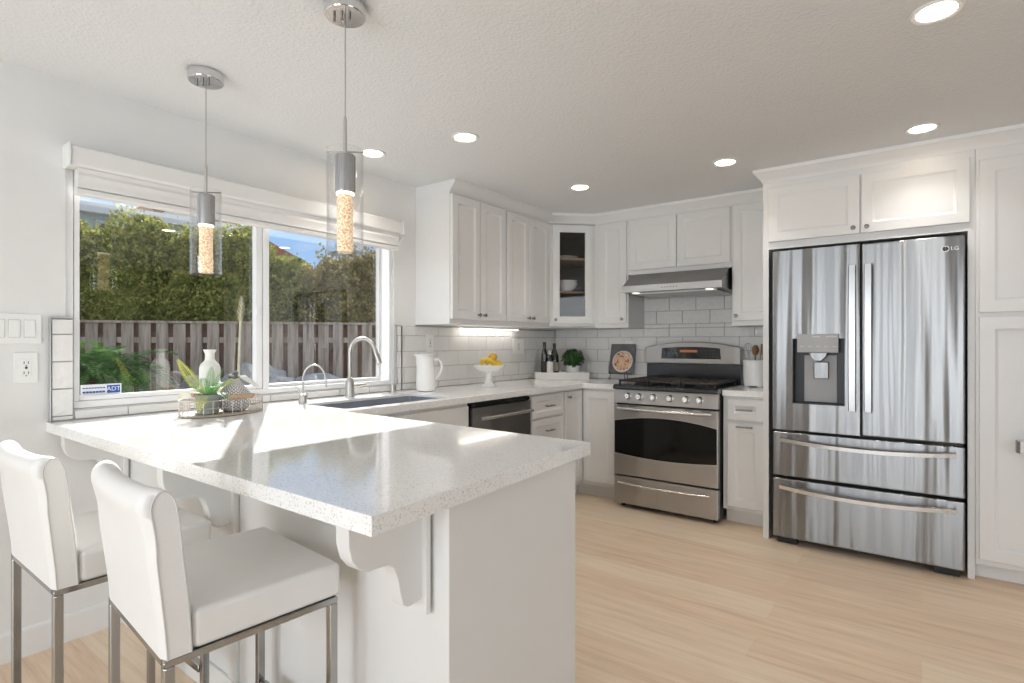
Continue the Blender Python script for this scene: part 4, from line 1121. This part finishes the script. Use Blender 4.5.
for az, ln, ri, dr_, wd in ((-75, .10, .11, .05, .022), (-10, .10, .13, .08, .024), (60, .11, .13, .06, .024), (120, .12, .13, .07, .022), (170, .10, .14, .06, .022), (20, .12, .10, .10, .024), (95, .08, .15, .03, .022), (140, .07, .16, .03, .02)):
    frond(f, R(az), ln, ri, dr_, wd)
obj('green_fronds', f, M['leaf'], fe)
f = nb(); frond(f, R(-112), .13, .165, .0, .025, 26, 75); frond(f, R(-80), .15, .10, .09, .028); frond(f, R(-40), .14, .08, .13, .026); frond(f, R(95), .17, .14, .04, .02); frond(f, R(75), .15, .13, .05, .02)
obj('lime_fronds', f, M['leaf_lime'], fe)
# woven vase
wv = thing('woven_vase', 'round black and white patterned vase with a dark knot on the wire tray', 'vase', in_tray(.043, .026))
f = nb(); lathe(f, [(.040, 0), (.054, .006), (.069, .032), (.073, .054), (.067, .080), (.050, .104), (.032, .124), (.022, .142), (.019, .158), (.021, .166), (.014, .166), (.012, .150), (0, .149)], 40); obj('vase_body', f, M['weave'], wv)
f = nb(); c = [(.018 * math.cos(q * 2 * PI / 20), .018 * math.sin(q * 2 * PI / 20), .152) for q in range(20)]; tube(f, c, .006, 8, closed=True)
tube(f, [(-.02, -.006, .158), (-.006, .008, .170), (.012, .006, .172), (.024, -.006, .160)], .0065, 8); obj('cord_knot', f, M['cover'], wv)
f = nb(); tube(f, [(.0, .02, .155), (-.01, .055, .150), (-.015, .095, .125), (-.01, .125, .100)], [.004, .008, .007, .003], 8); tube(f, [(.004, .02, .155), (.03, .05, .135), (.045, .085, .10)], [.004, .007, .003], 8); obj('tassel', f, M['label_white'], wv)
# white bottle vase
f = nb(); lathe(f, [(.038, 0), (.043, .004), (.0435, .195), (.038, .212), (.024, .226), (.020, .236), (.020, .262), (.027, .276), (.0265, .279), (.022, .277), (.016, .262), (.016, .23), (0, .2)], 36)
o = tag(obj('bottle_vase', f, M['matte_white']), 'plain white bottle-shaped vase on the wire tray behind the fern', 'vase'); o.location = in_tray(-.066, -.016)
# reed stalk leaning on the glass
rs = thing('reed_stalk', 'thin pale dried reed stalk leaning against the window behind the patterned vase', 'dried stalk', (-2.86, 1.437, .988))
f = nb(); tube(f, [(.010, 0, -.025), (0, .012, .10), (-.012, .028, .36)], [.008, .007, .006], 8); obj('stem', f, M['reed'], rs)
f = nb(); t = nb()
for k in range(60):
    s = k / 60; c = Vector((-.012 - .006 * s, .028 + .012 * s, .34 + .13 * s)); a = k * 2.4; w = .028 * math.sin(PI * (s * .8 + .15))
    d = Vector((math.cos(a) * w * .4, math.sin(a) * w, .030))
    n = d.cross(Vector((0, 0, 1))).normalized() * .003
    t.faces.new([t.verts.new(c), t.verts.new(c + d * .5 + n), t.verts.new(c + d), t.verts.new(c + d * .5 - n)])
merge(f, t); obj('plume', f, M['reed'], rs)
# sticker on the glass
sk = thing('security_sticker', 'small white and blue security sticker at the lower left of the window glass', 'sticker', (XW - .0485, .860, 1.032), 90)
f = nb(); bx(f, -.075, .075, -.0006, 0, -.026, .022); obj('backing', f, M['sticker'], sk)
f = nb(); bx(f, .020, .070, -.0010, -.0006, -.018, .016); obj('blue_panel', f, M['blue'], sk)
text('brand_letters', 'ADT', .026, M['sticker'], sk, (.045, -.0012, -.001), (R(90), 0, 0), .0002)
f = nb()
for x in range(8): bx(f, -.068 + x * .0105, -.060 + x * .0105, -.0010, -.0006, .004, .009)
for x in range(7): bx(f, -.068 + x * .0118, -.058 + x * .0118, -.0010, -.0006, -.015, -.007)
obj('small_print', f, M['blue'], sk)

# ------------------------------------------------------------------ outdoors
GZ = -.20
struct('ground', bx(nb(), -40, XW - .15, -20, 32, GZ - .3, GZ), M['ground'])
A, B = Vector((-10.31, 2.79)), Vector((-7.58, 6.32)); fd = (B - A).normalized(); fnv = Vector((fd.y, -fd.x))   # fence direction; normal towards the house
fz = math.degrees(math.atan2(fd.y, fd.x))
fs = A - fd * 4.0
fn = thing('board_fence', 'weathered grey board fence across the back garden', 'fence', (fs.x, fs.y, GZ), fz)
FH = 1.80
f = nb(); k = 0; x = 0.0
while x < 13.0:
    wd = .165 + .01 * random.random(); bx(f, x, x + wd, .0, .018, .05, FH - .05 + random.uniform(-.006, .006), .002, 1); x += wd + .07; k += 1
obj('front_boards', f, M['fence'], fn)
f = nb(); x = .10
while x < 13.0:
    bx(f, x, x + .17, .055, .072, .05, FH - .05); x += .24
obj('rear_boards', f, M['fence_red'], fn)
f = nb(); bx(f, 0, 13, .018, .055, .30, .39); bx(f, 0, 13, .018, .055, FH - .36, FH - .27); bx(f, 0, 13, -.02, .09, FH - .05, FH - .012); obj('rails', f, M['fence'], fn)
for q in range(6):
    f = nb(); bx(f, q * 2.4 + .2, q * 2.4 + .29, .073, .163, 0, FH - .06); obj('post', f, M['fence'], fn)

def fence_pt(s, back): p = A + fd * s - fnv * back; return (p.x, p.y)
def leafy(bm, c, rad, n, L, seed):
    rnd = random.Random(seed); t = nb()
    for k in range(n):
        u = rnd.uniform(0, 2 * PI); v = rnd.uniform(-1, 1); q = rnd.uniform(.72, 1.08)
        d = Vector((math.sqrt(1 - v * v) * math.cos(u), math.sqrt(1 - v * v) * math.sin(u), v))
        bump = 1 + .22 * mnoise.noise(Vector((d.x * 3 + seed, d.y * 3, d.z * 3.5))) + .10 * mnoise.noise(d * 9 + Vector((seed, 0, 0)))
        p = Vector((c[0] + d.x * rad[0] * q * bump, c[1] + d.y * rad[1] * q * bump, c[2] + d.z * rad[2] * q * bump))
        if p.z < GZ + .05: continue
        a = Vector((rnd.gauss(0, 1), rnd.gauss(0, 1), rnd.gauss(0, 1) + .7)).normalized(); s = a.cross(Vector((rnd.gauss(0, 1), rnd.gauss(0, 1), rnd.gauss(0, 1)))).normalized()
        w = a.cross(s); l = L * rnd.uniform(.7, 1.4)
        t.faces.new([t.verts.new(p - a * l * .5), t.verts.new(p + s * l * .32), t.verts.new(p + a * l * .5), t.verts.new(p - s * l * .32)])
    merge(bm, t)
def shrub(name, label, x, y, zc, rad, n, L, m, seed, lobes=()):
    t = thing(name, label, 'shrub' if name == 'hedge_shrub' else 'tree', (x, y, GZ), 0, 'shrubs behind the fence')
    f = nb(); leafy(f, (0, 0, zc - GZ), rad, n, L, seed)
    for i, (dx, dy, dz, rr) in enumerate(lobes): leafy(f, (dx, dy, zc - GZ + dz), (rr, rr, rr * 1.1), n // 5, L, seed + i + 1)
    o = obj('foliage', f, m, t)
    f = nb(); sphere(f, (0, 0, zc - GZ), 1.0, 3, (rad[0] * .72, rad[1] * .72, rad[2] * .78), .35, seed); obj('inner_foliage', f, m, t)
    f = nb(); tube(f, [(0, 0, 0), (.03, .02, zc - GZ)], [.07, .04], 8); obj('trunk', f, M['bark'], t)
    return t
hs = [(-1.15, 1.5, 1.45, (.80, .85, 2.00), 'tall leafy shrub at the far left behind the fence'),
      (.15, 1.5, 1.45, (.78, .85, 2.02), 'tall leafy shrub behind the sago palm, second from the left'),
      (1.05, 1.6, 1.40, (.62, .80, 1.90), 'tall leafy shrub behind the farther pendant'),
      (1.80, 1.5, 1.40, (.62, .85, 1.95), 'tall leafy shrub just left of the window mullion'),
      (2.55, 1.6, 1.10, (.52, .75, 1.72), 'leafy shrub just right of the mullion, below the red roof edge')]
for i, (s, b_, zc, rad, lab) in enumerate(hs):
    x, y = fence_pt(s, b_); shrub('hedge_shrub', lab, x, y, zc, rad, 15000, .065, M['hedge'], 11 + i * 7, [(rad[0] * .4, .2, rad[2] * .72, .45), (-rad[0] * .4, -.2, rad[2] * .66, .42), (0, .3, rad[2] * .85, .35)])
x, y = fence_pt(3.95, 1.3); shrub('garden_tree', 'broad brownish-green tree behind the fence in the right pane', x, y, 1.45, (.82, .90, 1.65), 15000, .065, M['hedge2'], 91, [(.3, .3, 1.0, .5), (-.3, -.2, .9, .45)])

# sago palm in front of the fence
px_, py_ = fence_pt(.85, -1.7)
sp = thing('sago_palm', 'green feathery sago palm in front of the fence, left pane', 'palm', (px_, py_, GZ))
f = nb(); lathe(f, [(.16, 0), (.17, .3), (.15, .85), (.10, 1.05)], 14); obj('trunk', f, M['bark'], sp)
f = nb(); t = nb(); rnd = random.Random(5)
for k in range(90):
    az = rnd.uniform(0, 2 * PI); ln = rnd.uniform(.65, .95); ri = rnd.uniform(.25, .95); dr_ = rnd.uniform(.35, .9); n = 22; pts = []
    for q in range(n + 1):
        s = q / n; pts.append(Vector((math.cos(az) * ln * s, math.sin(az) * ln * s, .98 + ri * s - dr_ * s * s)))
    sd = Vector((-math.sin(az), math.cos(az), 0))
    for q in range(2, n + 1):
        d = (pts[q] - pts[q - 1]).normalized(); L = .16 * math.sin(PI * min(1, q / n * .8 + .15)) + .02
        for sg in (-1, 1):
            tip = pts[q] + sd * sg * L + d * L * .6 + Vector((0, 0, .03))
            t.faces.new([t.verts.new(pts[q] - d * .012), t.verts.new((pts[q] + tip) / 2 - d * .016), t.verts.new(tip), t.verts.new((pts[q] + tip) / 2 + d * .016)])
merge(f, t); obj('fronds', f, M['palmleaf'], sp)

# rocks by the fence
rnd = random.Random(3)
rk = [(2.0, -.95, .58), (2.8, -.95, .64), (3.5, -.95, .54), (4.05, -.85, .40), (2.30, -1.95, .45), (3.10, -1.95, .46)]
for i, (s, b_, r) in enumerate(rk):
    x, y = fence_pt(s, b_); f = nb(); sphere(f, (0, 0, r * .72), r, 3, (1.0, .9, .85), .9, i + 2)
    o = obj('garden_rock', f, M['rock']); o.location = (x, y, GZ - .03)
    tag(o, ['grey rock against the fence just left of the window mullion', 'largest grey rock by the fence, just right of the window mullion', 'grey rock by the fence, right neighbour of the largest rock', 'smallest grey rock at the right end of the fence rocks', 'low grey rock in front of the fence rocks, left of the mullion', 'low grey rock in front of the largest fence rock'][i], 'rock', 'rocks by the fence')

# neighbouring houses
hA = thing('neighbor_house', 'pale blue house with white-trimmed windows beyond the left shrubs', 'house', (-16.25, 8.10, GZ), 86)
f = nb(); bx(f, -8, 0, 0, 2.6, 0, 4.62); obj('walls', f, M['house_blue'], hA)
f = nb(); bx(f, -8.2, .15, -.35, 2.8, 4.62, 4.86); obj('eave', f, M['house_white'], hA)
for x in (-4.9, -3.35, -1.6):
    f = nb(); bx(f, x, x + 1.2, -.06, .0, 3.4, 4.5, .01, 1); wf = obj('window', f, M['house_white'], hA)
    f = nb(); bx(f, x + .08, x + .56, -.075, -.06, 3.48, 4.42); bx(f, x + .64, x + 1.12, -.075, -.06, 3.48, 4.42); obj('pane', f, M['dark_pane'], wf)
hB = thing('neighbor_house', 'white house with a red-brown tiled gable roof beyond the right pane trees', 'house', (-17.54, 11.42, GZ), fz)
f = nb(); prism(f, [(-7.7, 0), (-.35, 0), (-.35, 4.05), (-4.0, 6.15), (-7.7, 4.05)], 0, 7, 'xz'); obj('walls', f, M['house_white'], hB)
for sg in (1, -1):
    f = nb(); prism(f, [(-4.0 + sg * 4.1, 3.86), (-4.0 + sg * 4.1, 4.16), (-4.0, 6.50), (-4.0, 6.20)], -.5, 7.5, 'xz'); obj('roof_slope', f, M['roof_red'], hB)
